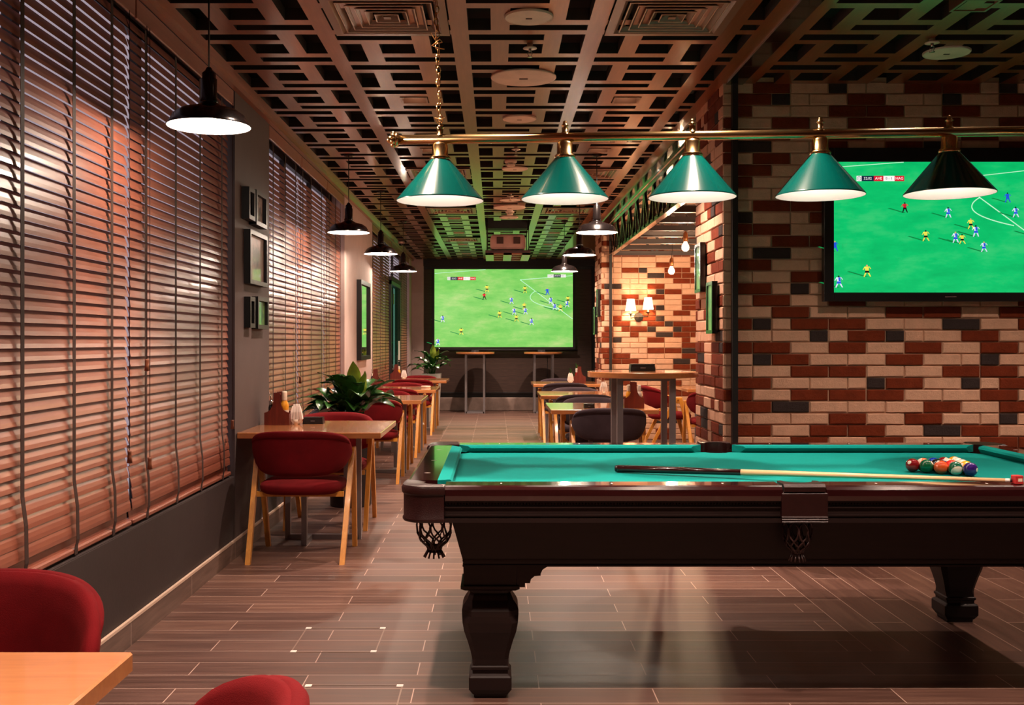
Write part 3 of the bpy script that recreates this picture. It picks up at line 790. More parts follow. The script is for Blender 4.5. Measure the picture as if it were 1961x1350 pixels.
def corner_pocket(sx, sy):
    hx, hy = HX+.004, HY+.004; cx, cy = HX-.128, HY-.128; rc = .085; r = .060
    out, inn = [], []
    N = 14
    path = [(hx-c, hy)] + [(hx-rc+rc*math.sin(R(90*i/N)), hy-rc+rc*math.cos(R(90*i/N))) for i in range(N+1)] + [(hx, hy-c)]
    for i in range(len(path)):
        a = R(112 - 134*i/(len(path)-1)); inn.append((cx+r*math.cos(a), cy+r*math.sin(a)))
    bm = nb()
    zs = [(.694, 0), (.700, .004), (.706, .004), (.712, .0), (.790, .0), (.796, .006), (.812, .008), (.824, .002), (.831, -.012)]
    rings = []
    for z, e in zs:
        o = []
        for (x, y) in path:
            v = Vector((x-(hx-rc), y-(hy-rc))); v = v.normalized() if v.length > 0 else v
            o.append((sx*(x+v.x*e), sy*(y+v.y*e), z))
        ii = [(sx*x, sy*y, min(z, .822)) for x, y in inn]
        rings.append(o + ii[::-1])
    loft(bm, rings); p = autosmooth(obj('pocket', bm, 'leather', pt), 35)
    bm = nb(); lathe(bm, [(.0, .70), (.058, .70), (.062, .74), (.062, .786)], 20, (sx*cx, sy*cy, 0)); obj('pocket_cup', bm, 'black_leather', p)
    bm = nb(); net(bm, sx*(cx+.022), sy*(cy+.022)); obj('pocket_net', bm, 'net', p)
for sx in (-1, 1):
    for sy in (-1, 1): corner_pocket(sx, sy)
for sy in (-1, 1):
    bm = nb(); cy = HY-.10; r = .056
    zs = [(.694, .006), (.698, .009), (.702, .006), (.706, .009), (.710, .006), (.714, .009), (.718, .004), (.798, .006), (.803, .002), (.806, .008), (.822, .008), (.832, -.004)]
    rings = []
    for z, e in zs:
        w = sd + (.004 if z < .80 else -.004)
        o = [(-w, sy*(HY+e), z), (w, sy*(HY+e), z), (w, sy*(cy+.01), z)] + [(r*math.cos(R(180*i/12)), sy*(cy+r*math.sin(R(180*i/12))), z) for i in range(13)] + [(-w, sy*(cy+.01), z)]
        rings.append(o)
    loft(bm, rings); p = autosmooth(obj('pocket', bm, 'leather', pt), 35)
    bm = nb(); lathe(bm, [(0, .70), (.054, .70), (.056, .74), (.056, .786)], 20, (0, sy*cy, 0)); obj('pocket_cup', bm, 'black_leather', p)
    bm = nb(); net(bm, -.01, sy*(HY-.055), .695, .05); obj('pocket_net', bm, 'net', p)

# balls
def stripe_mat(name, col, stripe):
    t = NT(name); tc = t.n('ShaderNodeTexCoord'); sp = t.n('ShaderNodeSeparateXYZ'); t.l(tc.outputs['Object'], sp.inputs[0])
    x, y, z = sp.outputs
    white = lin('F2E6D2'); BRr = .02858
    if stripe:
        f = t.math('LESS_THAN', t.math('ABSOLUTE', z), .0145)
    else: f = 1.0
    # number spots on both sides of the ball
    r2 = t.math('ADD', t.math('POWER', y, 2.0), t.math('POWER', z, 2.0)); spot = t.math('LESS_THAN', r2, .0085**2)
    mx = t.n('ShaderNodeMix', data_type='RGBA'); t.val(mx.inputs[0], f); mx.inputs[6].default_value = white; mx.inputs[7].default_value = lin(col)
    m2 = t.n('ShaderNodeMix', data_type='RGBA'); t.l(spot, m2.inputs[0]); t.l(mx.outputs[2], m2.inputs[6]); m2.inputs[7].default_value = white
    t.l(m2.outputs[2], t.b.inputs['Base Color']); t.set(Roughness=.08, Coat_Weight=.6); return t.m
BALLCOL = {1: 'F0A818', 2: '1838B0', 3: 'D8281C', 4: '3A1A6E', 5: 'F05A1E', 6: '04603C', 7: '8E1018', 8: '141214', 9: 'F0A818', 10: '1838B0', 11: 'D8281C', 12: '3A1A6E', 13: 'F07A50', 14: '04603C', 15: '8E1018'}
NAMES = {1: 'solid yellow', 2: 'solid blue', 3: 'solid red', 4: 'solid purple', 5: 'solid orange', 6: 'solid green', 7: 'solid maroon', 8: 'black eight', 9: 'yellow striped', 10: 'blue striped', 11: 'red striped', 12: 'purple striped', 13: 'orange striped', 14: 'green striped', 15: 'maroon striped'}
A = Vector((1.757, 4.40)); e1 = Vector((.783, -.621)); e2 = Vector((.621, .783)); D = .0572
ORDER = [[7, 6, 5, 14, 4], [13, 8, 3, 1], [2, 12, 11], [9, 10], [15]]
ORDER[4] = [9]; ORDER[3] = [15, 10]
ROT = {7: (R(0), R(-30), R(215)), 6: (R(0), R(-35), R(-38)), 5: (0, R(60), 0), 14: (R(50), R(25), R(160)), 4: (0, 0, R(-48)), 13: (R(60), R(-40), R(-90)), 8: (0, R(-40), R(-90)), 9: (R(70), 0, R(20)), 15: (R(75), 0, R(40))}
FIND = {7: 'at the end of the rack nearest the cue butt', 4: 'at the right-hand corner of the rack, number spot showing'}
for r_, row in enumerate(ORDER):
    for i_, num in enumerate(row):
        p = A + e1*D*(i_ + r_*.5) + e2*D*r_*.866
        bm = nb(); sphere(bm, (0, 0, 0), .0286, 28)
        rn = ['front row', 'second row', 'third row', 'fourth row', 'far tip'][r_]
        o = obj('billiard_ball', bm, stripe_mat('ball_' + NAMES[num].replace(' ', '_'), BALLCOL[num], num > 8), loc=(p.x, p.y, ZF+.0288), smooth=True)
        o.rotation_euler = ROT.get(num, (rng.uniform(-1, 1), rng.uniform(-1, 1), rng.uniform(-3, 3)))
        tag(o, '%s pool ball in the %s of the racked triangle on teal felt' % (NAMES[num], rn), 'ball', 'racked pool balls')
# ferrule, cue and chalk
cue0, cue1 = Vector((.515, 4.385, ZF+.0165)), Vector((1.864, 3.770, .8385))
t = thing('pool_cue', 'pool cue with black butt lying across the felt, tip on the near rail', 'pool cue', tuple(cue0))
def cseg(name, f0, f1, r0, r1, mat, extra=None):
    bm = nb(); tube(bm, [cue0.lerp(cue1, f0), cue0.lerp(cue1, f1)], [r0, r1], 14); return obj(name, bm, mat, t, world=True)
cseg('butt', 0, .345, .0155, .0125, 'cue_butt'); cseg('bumper', -.008, 0, .013, .0155, 'black_plastic'); cseg('shaft', .345, .985, .0125, .0068, 'cue_maple'); cseg('ferrule', .985, .996, .0068, .0066, 'off_white'); cseg('tip', .996, 1, .0066, .006, 'black_leather')
bm = nb(); box(bm, -.0155, .0155, -.0155, .0155, 0, .031, .002); lathe(bm, [(.006, .0312), (.0, .028)], 10)
t = tag(obj('chalk_cube', bm, 'chalk_red', loc=(1.882, 3.768, ZT+.0006)), 'red cube of cue chalk on the near rail beside the cue tip', 'chalk'); t.rotation_euler = (0, 0, R(8))
bm = nb(); box(bm, -.007, .009, -.0162, -.0154, .010, .021); obj('paper_label', bm, 'label_cream', t)

# ------------------------------------------------------------------ billiard light bar
by = 4.52; BARZ = lambda x: 2.231 + .014*(x-.85)
xs = [-.24, .300, .851, 1.405, 1.964, 2.52]
lb = thing('billiard_lamp', 'brass bar lamp with green cone shades hanging over the pool table', 'lamp', (1.10, by, BARZ(1.1)))
bm = nb(); tube(bm, [(-.42, by, BARZ(-.42)), (2.70, by, BARZ(2.70))], .0205, 20); obj('bar', bm, 'brass', lb, world=True)
for sx, ex in ((-1, -.42), (1, 2.70)):
    bm = nb(); lathe(bm, [(0.024, 0), (.032, sx*.006), (.03, sx*.012), (.022, sx*.016)], 20, (ex, by, BARZ(ex)), axis='x')
    for k in range(7):
        a = 2*math.pi*k/7; sphere(bm, (ex+sx*.022, by+.024*math.cos(a), BARZ(ex)+.024*math.sin(a)), .013, 8)
    sphere(bm, (ex+sx*.036, by, BARZ(ex)), .017, 10); obj('end_rosette', bm, 'brass', lb, world=True)
for k, x in enumerate(xs):
    z = BARZ(x); n = 48
    zr = z - .262; zt = z - .086
    bm = nb(); lathe(bm, [(.040, zt), (.187, zr), (.189, zr-.002), (.189, zr-.006), (.187, zr-.006)], n, (x, by, 0), smooth=False)
    sh = autosmooth(obj('lamp_shade', bm, 'shade_green', lb, world=True), 50)
    bm = nb(); lathe(bm, [(.036, zt-.002), (.1845, zr-.0035), (.187, zr-.006)], n, (x, by, 0)); obj('shade_lining', bm, 'shade_white', sh, world=True)
    bm = nb(); lathe(bm, [(0, zt-.02), (.0, zt-.02), (.03, zt-.03), (.034, zt-.05), (.025, zt-.07), (0, zt-.078)], 16, (x, by, 0)); obj('light_bulb', bm, 'bulb', sh, world=True)
    lamp('shade_light', 'POINT', (x, by, zt-.10), SHADE_W, color=(1, .84, .76), shadow_soft_size=.03)
    bm = nb(); lathe(bm, [(.043, zt-.003), (.046, zt+.004), (.040, zt+.012), (.035, zt+.014), (.034, zt+.058), (.030, zt+.066), (.018, zt+.072), (.014, zt+.085)], 24, (x, by, 0)); obj('gallery', bm, 'brass', sh, world=True)
    bm = nb(); lathe(bm, [(.020, z+.014), (.016, z+.022), (.012, z+.024), (.014, z+.040), (.010, z+.046), (.018, z+.050), (.012, z+.056), (.008, z+.062), (.010, z+.068), (0, z+.074)], 14, (x, by, 0)); obj('finial', bm, 'brass', lb, world=True)
for cx0, dx in ((-.24, -.022), (2.43, .03)):
    bm = nb(); z0 = BARZ(cx0)+.06; L = 2.935 - z0; n = int(L/.026); rr = random.Random(4)
    for i in range(n+1):
        f = i/n; cx = cx0 + dx*f + .004*math.sin(i*1.7); z = z0 + L*f; pts = []
        for k in range(10):
            a = 2*math.pi*k/10; u, w = .0085*math.cos(a), .017*math.sin(a)
            pts.append((cx+(u if i % 2 else u*.35), by+(0 if i % 2 else u), z+w))
        tube(bm, pts+pts[:1], .0024, 5, cap=False)
    for zz, s in ((z0+.03, .03), (z0+.36, .035)):
        pts = [(cx0+dx*(zz-z0)/L+s*math.cos(a*1.3)*rr.uniform(.3, 1), by+s*.6*math.sin(a*1.1), zz+.012*a*rr.uniform(.3, 1)-.03) for a in range(9)]
        tube(bm, pts, .0024, 5)
    obj('chain', bm, 'brass_chain', lb, world=True)

# ------------------------------------------------------------------ screens
SCR = ['scr_line', 'scr_yellow', 'scr_blue', 'scr_pale', 'scr_red', 'scr_navy', 'scr_white', 'scr_black', 'scr_shadow', 'scr_skin']
def picture(scr, x0, z1, w, h, y, players, lines, banner, badge=None, ps=1.0):
    """football picture drawn as flat inlay on a screen face at depth y (facing -Y)"""
    P = lambda nx, ny, d=0: (x0 + nx*w, y - .0006 - d, z1 - ny*h)
    bm = nb()
    def poly(pts, mi, d=0):
        try: bm.faces.new([bm.verts.new(P(a, b, d)) for a, b in pts]).material_index = mi
        except ValueError: pass
    asp = w/h
    for ln, t in lines:
        for (a, b), (c, d) in zip(ln, ln[1:]):
            vx, vy = (c-a)*asp, d-b; L = math.hypot(vx, vy); nx, ny = -vy/L*t/asp, vx/L*t
            poly([(a+nx, b+ny), (c+nx, d+ny), (c-nx, d-ny), (a-nx, b-ny)], 0)
        obj('pitch_marking', bm, SCR, scr, world=True); bm = nb()
    rr = random.Random(3)
    for (px, py, c, s) in players:
        s = s*.070*ps; top, sh = {'y': (1, 7), 'b': (3, 2), 'B': (2, 2), 'r': (4, 7)}[c]; ws = s/asp
        def q(pts, mi, d=.0004): poly([(px+a*ws, py+b*s) for a, b in pts], mi, d)
        q([(-1.7, .06), (-1.5, .02), (-.1, .42), (.1, .5), (-.2, .5)], 8, .0002)
        k = rr.uniform(.12, .28)
        q([(.0+.085*math.cos(R(60*j)), -.45+.085*math.sin(R(60*j))) for j in range(6)], 9 if rr.random() < .4 else 7)
        q([(-.2, -.36), (.17, -.38), (.16, -.02), (-.13, -.02)], top)
        q([(-.2, -.36), (-.12, -.36), (-.3, -.08), (-.36, -.1)], top); q([(.17, -.38), (.3, -.16), (.36, -.18), (.22, -.38)], top)
        if c == 'b': q([(-.04, -.36), (.14, -.37), (.16, -.04), (.0, -.04)], 2, .0006)
        q([(-.15, -.02), (.17, -.02), (.2, .18), (.02, .14), (-.17, .18)], sh)
        lg = {'y': 1, 'b': 3, 'B': 2, 'r': 7}[c]
        q([(-.16, .16), (-.03, .16), (-.12-k*.3, .5), (-.22-k*.3, .5)], lg); q([(.06, .16), (.2, .16), (.22+k*.6, .48), (.12+k*.6, .48)], lg)
        obj('player_print', bm, SCR, scr, world=True); bm = nb()
    # score banner
    bx0, bx1, bz0, bz1 = banner; W_ = bx1-bx0
    for a, b, mi, txt, tc in ((0, .106, 6, None, 5), (.106, .362, 5, '32:02', 6), (.362, .564, 4, 'AHE', 6), (.564, .798, 6, '0 - 1', 5), (.798, 1, 4, 'HAG', 6)):
        a, b = bx0+a*W_, bx0+b*W_; poly([(a, bz0), (b, bz0), (b, bz1), (a, bz1)], mi, .0004)
        if txt: add_text(bm, txt, P((a+b)/2, (bz0+bz1)/2, .001), (1, 0, 0), (0, 0, 1), (bz1-bz0)*h*.52, SCR.index('scr_white') if tc == 6 else 5)
        else:
            for r0, r1 in ((.9, .7),):
                for i in range(14):
                    g = lambda r, j: ((a+b)/2 + (b-a)*.42*r*math.cos(2*math.pi*j/14), (bz0+bz1)/2 + (bz1-bz0)*.42*r*math.sin(2*math.pi*j/14))
                    poly([g(r0, i), g(r0, i+1), g(r1, i+1), g(r1, i)], 5, .0006)
            add_text(bm, 'F', P((a+b)/2, (bz0+bz1)/2, .001), (1, 0, 0), (0, 0, 1), (bz1-bz0)*h*.34, 5)
    obj('score_lettering', bm, SCR, scr, world=True)
    if badge:
        bm = nb()
        bx0, bx1, bz0, bz1 = badge; W_ = bx1-bx0
        for a, b, mi, txt, tc in ((0, .33, 6, 'beIN', 5), (.33, .72, 5, 'SPORTS', 6), (.72, 1, 6, 'HD 1', 5)):
            a, b = bx0+a*W_, bx0+b*W_; poly([(a, bz0), (b, bz0), (b, bz1), (a, bz1)], mi, .0004)
            add_text(bm, txt, P((a+b)/2, (bz0+bz1)/2, .001), (1, 0, 0), (0, 0, 1), (bz1-bz0)*h*.5, 6 if tc == 6 else 5, width=(b-a)*w*.8)
        obj('channel_lettering', bm, SCR, scr, world=True)
def arcpts(p0, p1, p2, n=14):
    return [((1-t)**2*p0[0]+2*t*(1-t)*p1[0]+t*t*p2[0], (1-t)**2*p0[1]+2*t*(1-t)*p1[1]+t*t*p2[1]) for t in [i/n for i in range(n+1)]]

# television on the brick wall
tx0, tx1, tz0, tz1 = 2.0, 3.54, 1.585, 2.52; sx0, sx1, sz0, sz1 = 2.061, 3.479, 1.639, 2.434; ty = 6.36
tv = thing('television', 'large black wall TV showing football on the brick wall', 'television', ((tx0+tx1)/2, 6.40, tz0))
bm = nb(); box(bm, tx0+.05, tx1-.05, ty+.035, 6.425, tz0+.05, tz1-.05); obj('back_housing', bm, 'black_plastic', tv, world=True)
bm = nb(); box(bm, tx0, tx1, ty+.012, ty+.045, tz0, tz1)
for a in ((tx0, sx0, tz0, tz1), (sx1, tx1, tz0, tz1), (sx0, sx1, tz0, sz0), (sx0, sx1, sz1, tz1)): box(bm, a[0], a[1], ty-.004, ty+.014, a[2], a[3], .003)
obj('bezel', bm, 'black_plastic', tv, world=True)
bm = nb(); box(bm, sx0, sx1, ty+.002, ty+.011, sz0, sz1); scr = obj('screen', bm, 'pitch_tv', tv, world=True)
N_ = lambda x, y: ((x-150)/1835, (y-158)/1032)
pl = [(708, 520, 'r', 1), (1050, 558, 'b', 1), (1228, 648, 'y', 1), (1268, 705, 'b', 1.1), (1108, 755, 'b', 1.05), (1160, 768, 'y', .95), (873, 742, 'y', 1.05), (1332, 830, 'b', 1), (1518, 440, 'B', .95), (1582, 555, 'b', 1), (410, 1020, 'y', 1.15), (188, 1105, 'b', 1.15), (157, 825, 'B', 1), (1700, 700, 'y', 1)]
ln = [([N_(200, 197), N_(700, 160)], .0028), ([N_(1310, 266), N_(1985, 190)], .0028), ([N_(1295, 436), N_(1640, 690), N_(1985, 945)], .004), (arcpts(N_(1300, 438), N_(1090, 560), N_(1570, 662)), .004)]
picture(scr, sx0, sz1, sx1-sx0, sz1-sz0, ty+.002, [(*N_(a, b), c, s*1.12) for a, b, c, s in pl], ln, (*[N_(328, 0)[0], N_(704, 0)[0]], N_(0, 268)[1], N_(0, 310)[1]))
bm = nb(); box(bm, 2.735, 2.805, ty-.0055, ty-.003, tz0+.024, tz0+.031); obj('badge', bm, 'chrome', tv, world=True)

# projection screen on the far wall
ys = YF-.14; k = ys/2000; PXm = lambda x: (x-949)*k; PZm = lambda y: CAMZ+(654-y)*k
px0, px1, pz0, pz1 = PXm(832), PXm(1097), PZm(664.5), PZm(515.5)
ps_ = thing('projection_screen', 'big projection screen with a football match on the far dark wall', 'projection screen', ((px0+px1)/2, ys, pz0))
bm = nb(); box(bm, px0-.05, px0, ys, ys+.012, pz0-.05, pz1+.25); box(bm, px1, px1+.05, ys, ys+.012, pz0-.05, pz1+.25); box(bm, px0, px1, ys, ys+.012, pz0-.05, pz0); box(bm, px0, px1, ys, ys+.012, pz1, pz1+.25)
obj('black_border', bm, 'black_matte', ps_, world=True)
bm = nb(); box(bm, px0, px1, ys+.002, ys+.012, pz0, pz1); scr = obj('screen', bm, 'pitch_wall', ps_, world=True)
bm = nb(); tube(bm, [(px0-.09, ys-.005, pz0-.06), (px1+.09, ys-.005, pz0-.06)], .018, 10); obj('weight_bar', bm, 'black_steel', ps_, world=True)
bm = nb(); box(bm, px0-.12, px1+.12, ys-.06, ys-.0, pz1+.25, pz1+.33, .01); obj('roller_case', bm, 'black_matte', ps_, world=True)
N_ = lambda x, y: ((x-123)/1020, (y-715)/572)
pl = [(510, 858, 'y'), (490, 915, 'r'), (690, 945, 'b'), (790, 865, 'y'), (955, 880, 'B'), (980, 945, 'b'), (1008, 990, 'b'), (1052, 1000, 'y'), (1100, 970, 'b'), (1107, 938, 'y'), (710, 1025, 'b'), (793, 1022, 'b'), (785, 988, 'y'), (727, 1075, 'y'), (838, 1100, 'b'), (603, 1048, 'y'), (183, 1080, 'b'), (320, 1172, 'y'), (147, 1250, 'b')]
ln = [([N_(125, 746), N_(500, 718)], .003), ([N_(1140, 762), N_(755, 793), N_(1140, 1080)], .0042), (arcpts(N_(862, 878), N_(740, 960), N_(1062, 1012)), .0042)]
picture(scr, px0, pz1, px1-px0, pz1-pz0, ys+.002, [(*N_(a, b), c, 1.25) for a, b, c in pl], ln, (N_(218, 0)[0], N_(428, 0)[0], N_(0, 772)[1], N_(0, 795)[1]), (N_(957, 0)[0], N_(1092, 0)[0], N_(0, 754)[1], N_(0, 775)[1]))
# woven roller shades on the far wall behind the screen
for nm, a, b in (('woven shade at the plant side of the projection screen', -1.385, -.20), ('woven shade behind the middle of the projection screen', -.19, 1.0), ('woven shade at the brick side of the projection screen', 1.01, 1.86)):
    t = thing('roller_shade', 'dark ' + nm, 'shade', ((a+b)/2, YF-.05, .3), group='dark woven roller shades')
    bm = nb(); box(bm, a, b, YF-.055, YF-.045, .36, 2.80); obj('fabric', bm, 'weave', t, world=True)
    bm = nb(); box(bm, a, b, YF-.065, YF-.035, .33, .36, .004); obj('hem_bar', bm, 'black_steel', t, world=True)
    bm = nb(); box(bm, a, b, YF-.075, YF-.005, 2.74, 2.80); obj('headrail', bm, 'black_steel', t, world=True)

# projector on its lowered lift raft
t = thing('projector_lift', 'lowered ceiling raft on rods carrying the projector', 'lift', (.16, 14.3, 2.49))
rx0, rx1, ry0, ry1 = -.135, .462, 13.85, 14.88
bm = nb(); box(bm, rx0, rx1, ry0, ry1, 2.515, 2.55); obj('raft_deck', bm, 'raft_red', t, world=True)
bm = nb()
for a, b in ((rx0, rx0+.11), (.105, .215), (rx1-.11, rx1)): box(bm, a, b, ry0, ry1, 2.487, 2.515)
for y in (13.85, 14.15, 14.5, 14.84): box(bm, rx0, rx1, y, y+.04, 2.49, 2.515)
obj('lattice_panel', bm, 'ceiling_wood', t, world=True)
for x in (rx0+.02, rx1-.02):
    for y in (13.9, 14.83):
        bm = nb(); tube(bm, [(x, y, 2.55), (x, y, 3.08)], .006, 6); obj('rod', bm, 'black_steel', t, world=True)
bm = nb(); box(bm, rx0+.03, rx1-.03, 14.2, 14.5, 2.88, 3.08); obj('lift_motor', bm, 'black_matte', t, world=True)
t = thing('projector', 'pale projector sitting on the lowered ceiling raft', 'projector', (.165, 14.15, 2.552))
bm = nb(); loft(bm, [[(.165-w, 13.93+d, z), (.165+w, 13.93+d, z), (.165+w, 14.33-d, z), (.165-w, 14.33-d, z)] for w, d, z in ((.215, .015, 2.575), (.236, .0, 2.60), (.236, 0, 2.70), (.22, .01, 2.755), (.19, .03, 2.772))]); autosmooth(obj('casing', bm, 'projector', t, world=True), 30)
for x in (.06, .285):
    bm = nb(); box(bm, x-.045, x+.045, 13.922, 13.935, 2.645, 2.735)
    for i in range(6): box(bm, x-.045, x+.045, 13.916, 13.923, 2.65+i*.014, 2.656+i*.014)
    obj('vent_grille', bm, 'grille', t, world=True)
bm = nb(); lathe(bm, [(.05, 0), (.05, .05), (.035, .05), (0, .03)], 18, (.165, 14.33, 2.67), axis='y'); obj('lens', bm, 'black_gloss', t, world=True)
bm = nb()
for x in (.0, .33):
    for y in (13.97, 14.28): box(bm, x-.012, x+.012, y-.012, y+.012, 2.552, 2.577)
obj('foot', bm, 'black_plastic', t, world=True)

# ------------------------------------------------------------------ pendants
def make_pendant(label):
    t = thing('pendant_lamp', label, 'lamp', group='black dome pendant lamps')
    bm = nb(); lathe(bm, [(.036, .10), (.038, .095), (.06, .082), (.12, .066), (.150, .045), (.168, .014), (.1795, 0), (.1795, -.004), (.176, -.004)], 44); o = autosmooth(obj('lamp_shade', bm, 'black_gloss', t), 50)
    bm = nb(); lathe(bm, [(.030, .092), (.058, .076), (.118, .060), (.147, .041), (.165, .011), (.176, -.004)], 44); obj('shade_lining', bm, 'shade_white', o)
    bm = nb(); lathe(bm, [(.036, .096), (.04, .105), (.034, .12), (.034, .20), (.029, .205), (.029, .225), (.018, .235), (.010, .25)], 24); obj('socket_housing', bm, 'black_gloss', t)
    bm = nb(); lathe(bm, [(0, -.005), (.018, -.002), (.03, .012), (.032, .028), (.025, .046), (.014, .062), (.014, .09)], 20); obj('light_bulb', bm, 'bulb', t)
    bm = nb(); tube(bm, [(0, 0, .24), (0, 0, ZC-2.27)], .004, 6); obj('cord', bm, 'black_matte', t)
    bm = nb(); lathe(bm, [(0, ZC-2.27+.003), (.045, ZC-2.27+.002), (.042, ZC-2.27-.012), (.012, ZC-2.27-.022), (0, ZC-2.27-.022)], 20); obj('ceiling_rose', bm, 'black_gloss', t)
    return t
PEND = [(-1.235, 4.50, 'black pendant lamp hanging before the wide near blind'), (-1.25, 8.89, 'black pendant lamp in front of the pale mirror pillar, nearest of the blind row'), (-1.215, 11.05, 'black pendant lamp hanging second along the row past the pale pillar'), (-1.22, 13.8, 'black pendant lamp by the glass door, last of the blind row'),
        (.862, 8.89, 'black pendant lamp largest beside the steel truss'), (.90, 11.2, 'black pendant lamp in the middle of the row beside the steel truss'), (.91, 13.8, 'black pendant lamp overlapping the corner of the projection screen')]
pr0 = None
for x, y, lb_ in PEND:
    if pr0 is None: pr0 = make_pendant(lb_); pr0.location = (x, y, 2.27)
    else: dup(pr0, (x, y, 2.27), 0, lb_)
    lamp('pendant_light', 'POINT', (x, y, 2.258), PENDANT_W, color=(1, .82, .66), shadow_soft_size=.03)

# bare bulbs in the alcove
first = None
for x, y, z, lb_ in ((2.0, 11.0, 2.33, 'bare bulb pendant hanging higher, close to the brick pier'), (2.19, 13.0, 2.215, 'bare bulb pendant hanging lower, against the alcove bricks')):
    t = thing('bulb_pendant', lb_, 'lamp', (x, y, z), group='bare bulb pendants')
    bm = nb(); sphere(bm, (0, 0, 0), .04, 16); lathe(bm, [(.036, .02), (.018, .05), (.016, .065)], 14); obj('light_bulb', bm, 'bulb_hot', t)
    bm = nb(); lathe(bm, [(0, .06), (.022, .06), (.026, .07), (.026, .13), (.02, .14), (.024, .15), (.01, .165), (.004, .17)], 16); obj('socket', bm, 'socket_copper', t)
    bm = nb(); tube(bm, [(0, 0, .165), (.01, 0, .25), (0, 0, 2.99-z)], .0035, 6); obj('cord', bm, 'black_matte', t)
    lamp('bulb_light', 'POINT', (x, y-.0, z-.05), 60, color=(1, .66, .40), shadow_soft_size=.04)
for x, y in ((2.9, 9.4), (3.4, 12.0)):  # added unseen fill lights without bulbs, warming the alcove bricks
    lamp('alcove_fill_light', 'POINT', (x, y, 2.3), 55, color=(1, .66, .40), shadow_soft_size=.04)

# wall sconce
yw = 14.2; sc = 14.15/2000
t = thing('wall_sconce', 'two-arm wall lamp with white shades on the alcove bricks', 'lamp', (1.94, yw, 1.67))
bm = nb(); lathe(bm, [(.0, -.05), (.03, -.05), (.055, -.045), (.062, -.03), (.062, -.005), (0, -.005)], 28, (1.945, yw, 1.672), axis='y'); autosmooth(obj('back_plate', bm, 'iron', t, world=True))
for s, cx in ((-1, 1.825), (1, 2.06)):
    bm = nb(); zc = 1.70 + (.02 if s > 0 else 0)
    tube(bm, [(1.945, yw-.05, 1.672), (1.945+s*.04, yw-.09, 1.675), (cx, yw-.10, 1.655+(.02 if s > 0 else 0)), (cx, yw-.10, zc)], .007, 8)
    lathe(bm, [(.0, -.02), (.012, -.015), (.008, 0), (.03, .012), (.036, .018), (.012, .02), (.012, .06), (0, .06)], 16, (cx, yw-.10, zc)); arm = obj('arm', bm, 'iron', t, world=True)
    bm = nb(); lathe(bm, [(.074, zc+.055), (.050, zc+.215)], 28, (cx, yw-.10, 0)); lathe(bm, [(.071, zc+.055), (.047, zc+.215)], 28, (cx, yw-.10, 0)); obj('lamp_shade', bm, 'sconce_shade', arm, world=True)
    lamp('sconce_light', 'POINT', (cx, yw-.10, zc+.13), 13, color=(1, .70, .42), shadow_soft_size=.03)

# ------------------------------------------------------------------ ceiling fittings
def downlight(x, y, label):
    t = thing('recessed_downlight', label, 'lamp', (x, y, ZC), group='recessed square downlights')
    bm = nb(); a, b = .088, .075
    for q in ((-a, -b, -a, a), (b, a, -a, a)): box(bm, x+q[0], x+q[1], y+q[2], y+q[3], ZC-.004, ZC+.10)
    for q in ((-a, -b), (b, a)): box(bm, x-b, x+b, y+q[0], y+q[1], ZC-.004, ZC+.10)
    obj('trim_frame', bm, 'diffuser', t, world=True)
    bm = nb(); lathe(bm, [(0, ZC+.085), (.06, ZC+.085), (.06, ZC+.095), (0, ZC+.095)], 20, (x, y, 0)); obj('lens', bm, 'lamp_lens', t, world=True)
nearest = {(-.534, 6.877): 'glowing square downlight near the brass chain', (.862, 6.877): 'glowing square downlight between the second and third green shades', (2.27, 4.94): 'glowing square downlight in the ceiling over the wall TV',
           (-.534, 13.477): 'square downlight just past the green-lit vent on the plant side', (-.534, 15.277): 'square downlight midway between the plant-side ceiling vents', (-.534, 17.077): 'square downlight past the last plant-side vent'}
for (x, y) in SPOTS:
    z = CAMZ; vis = abs((x*2000/y)) < 1050 and (654-1.59*2000/y) > -20 if y > 0 else False
    downlight(x, y, nearest.get((x, y), 'square downlight %s' % ('seen edge-on in the far green-lit ceiling on the brick side' if x > 0 and y > 8 else 'hidden in the lattice over the aisle') ))
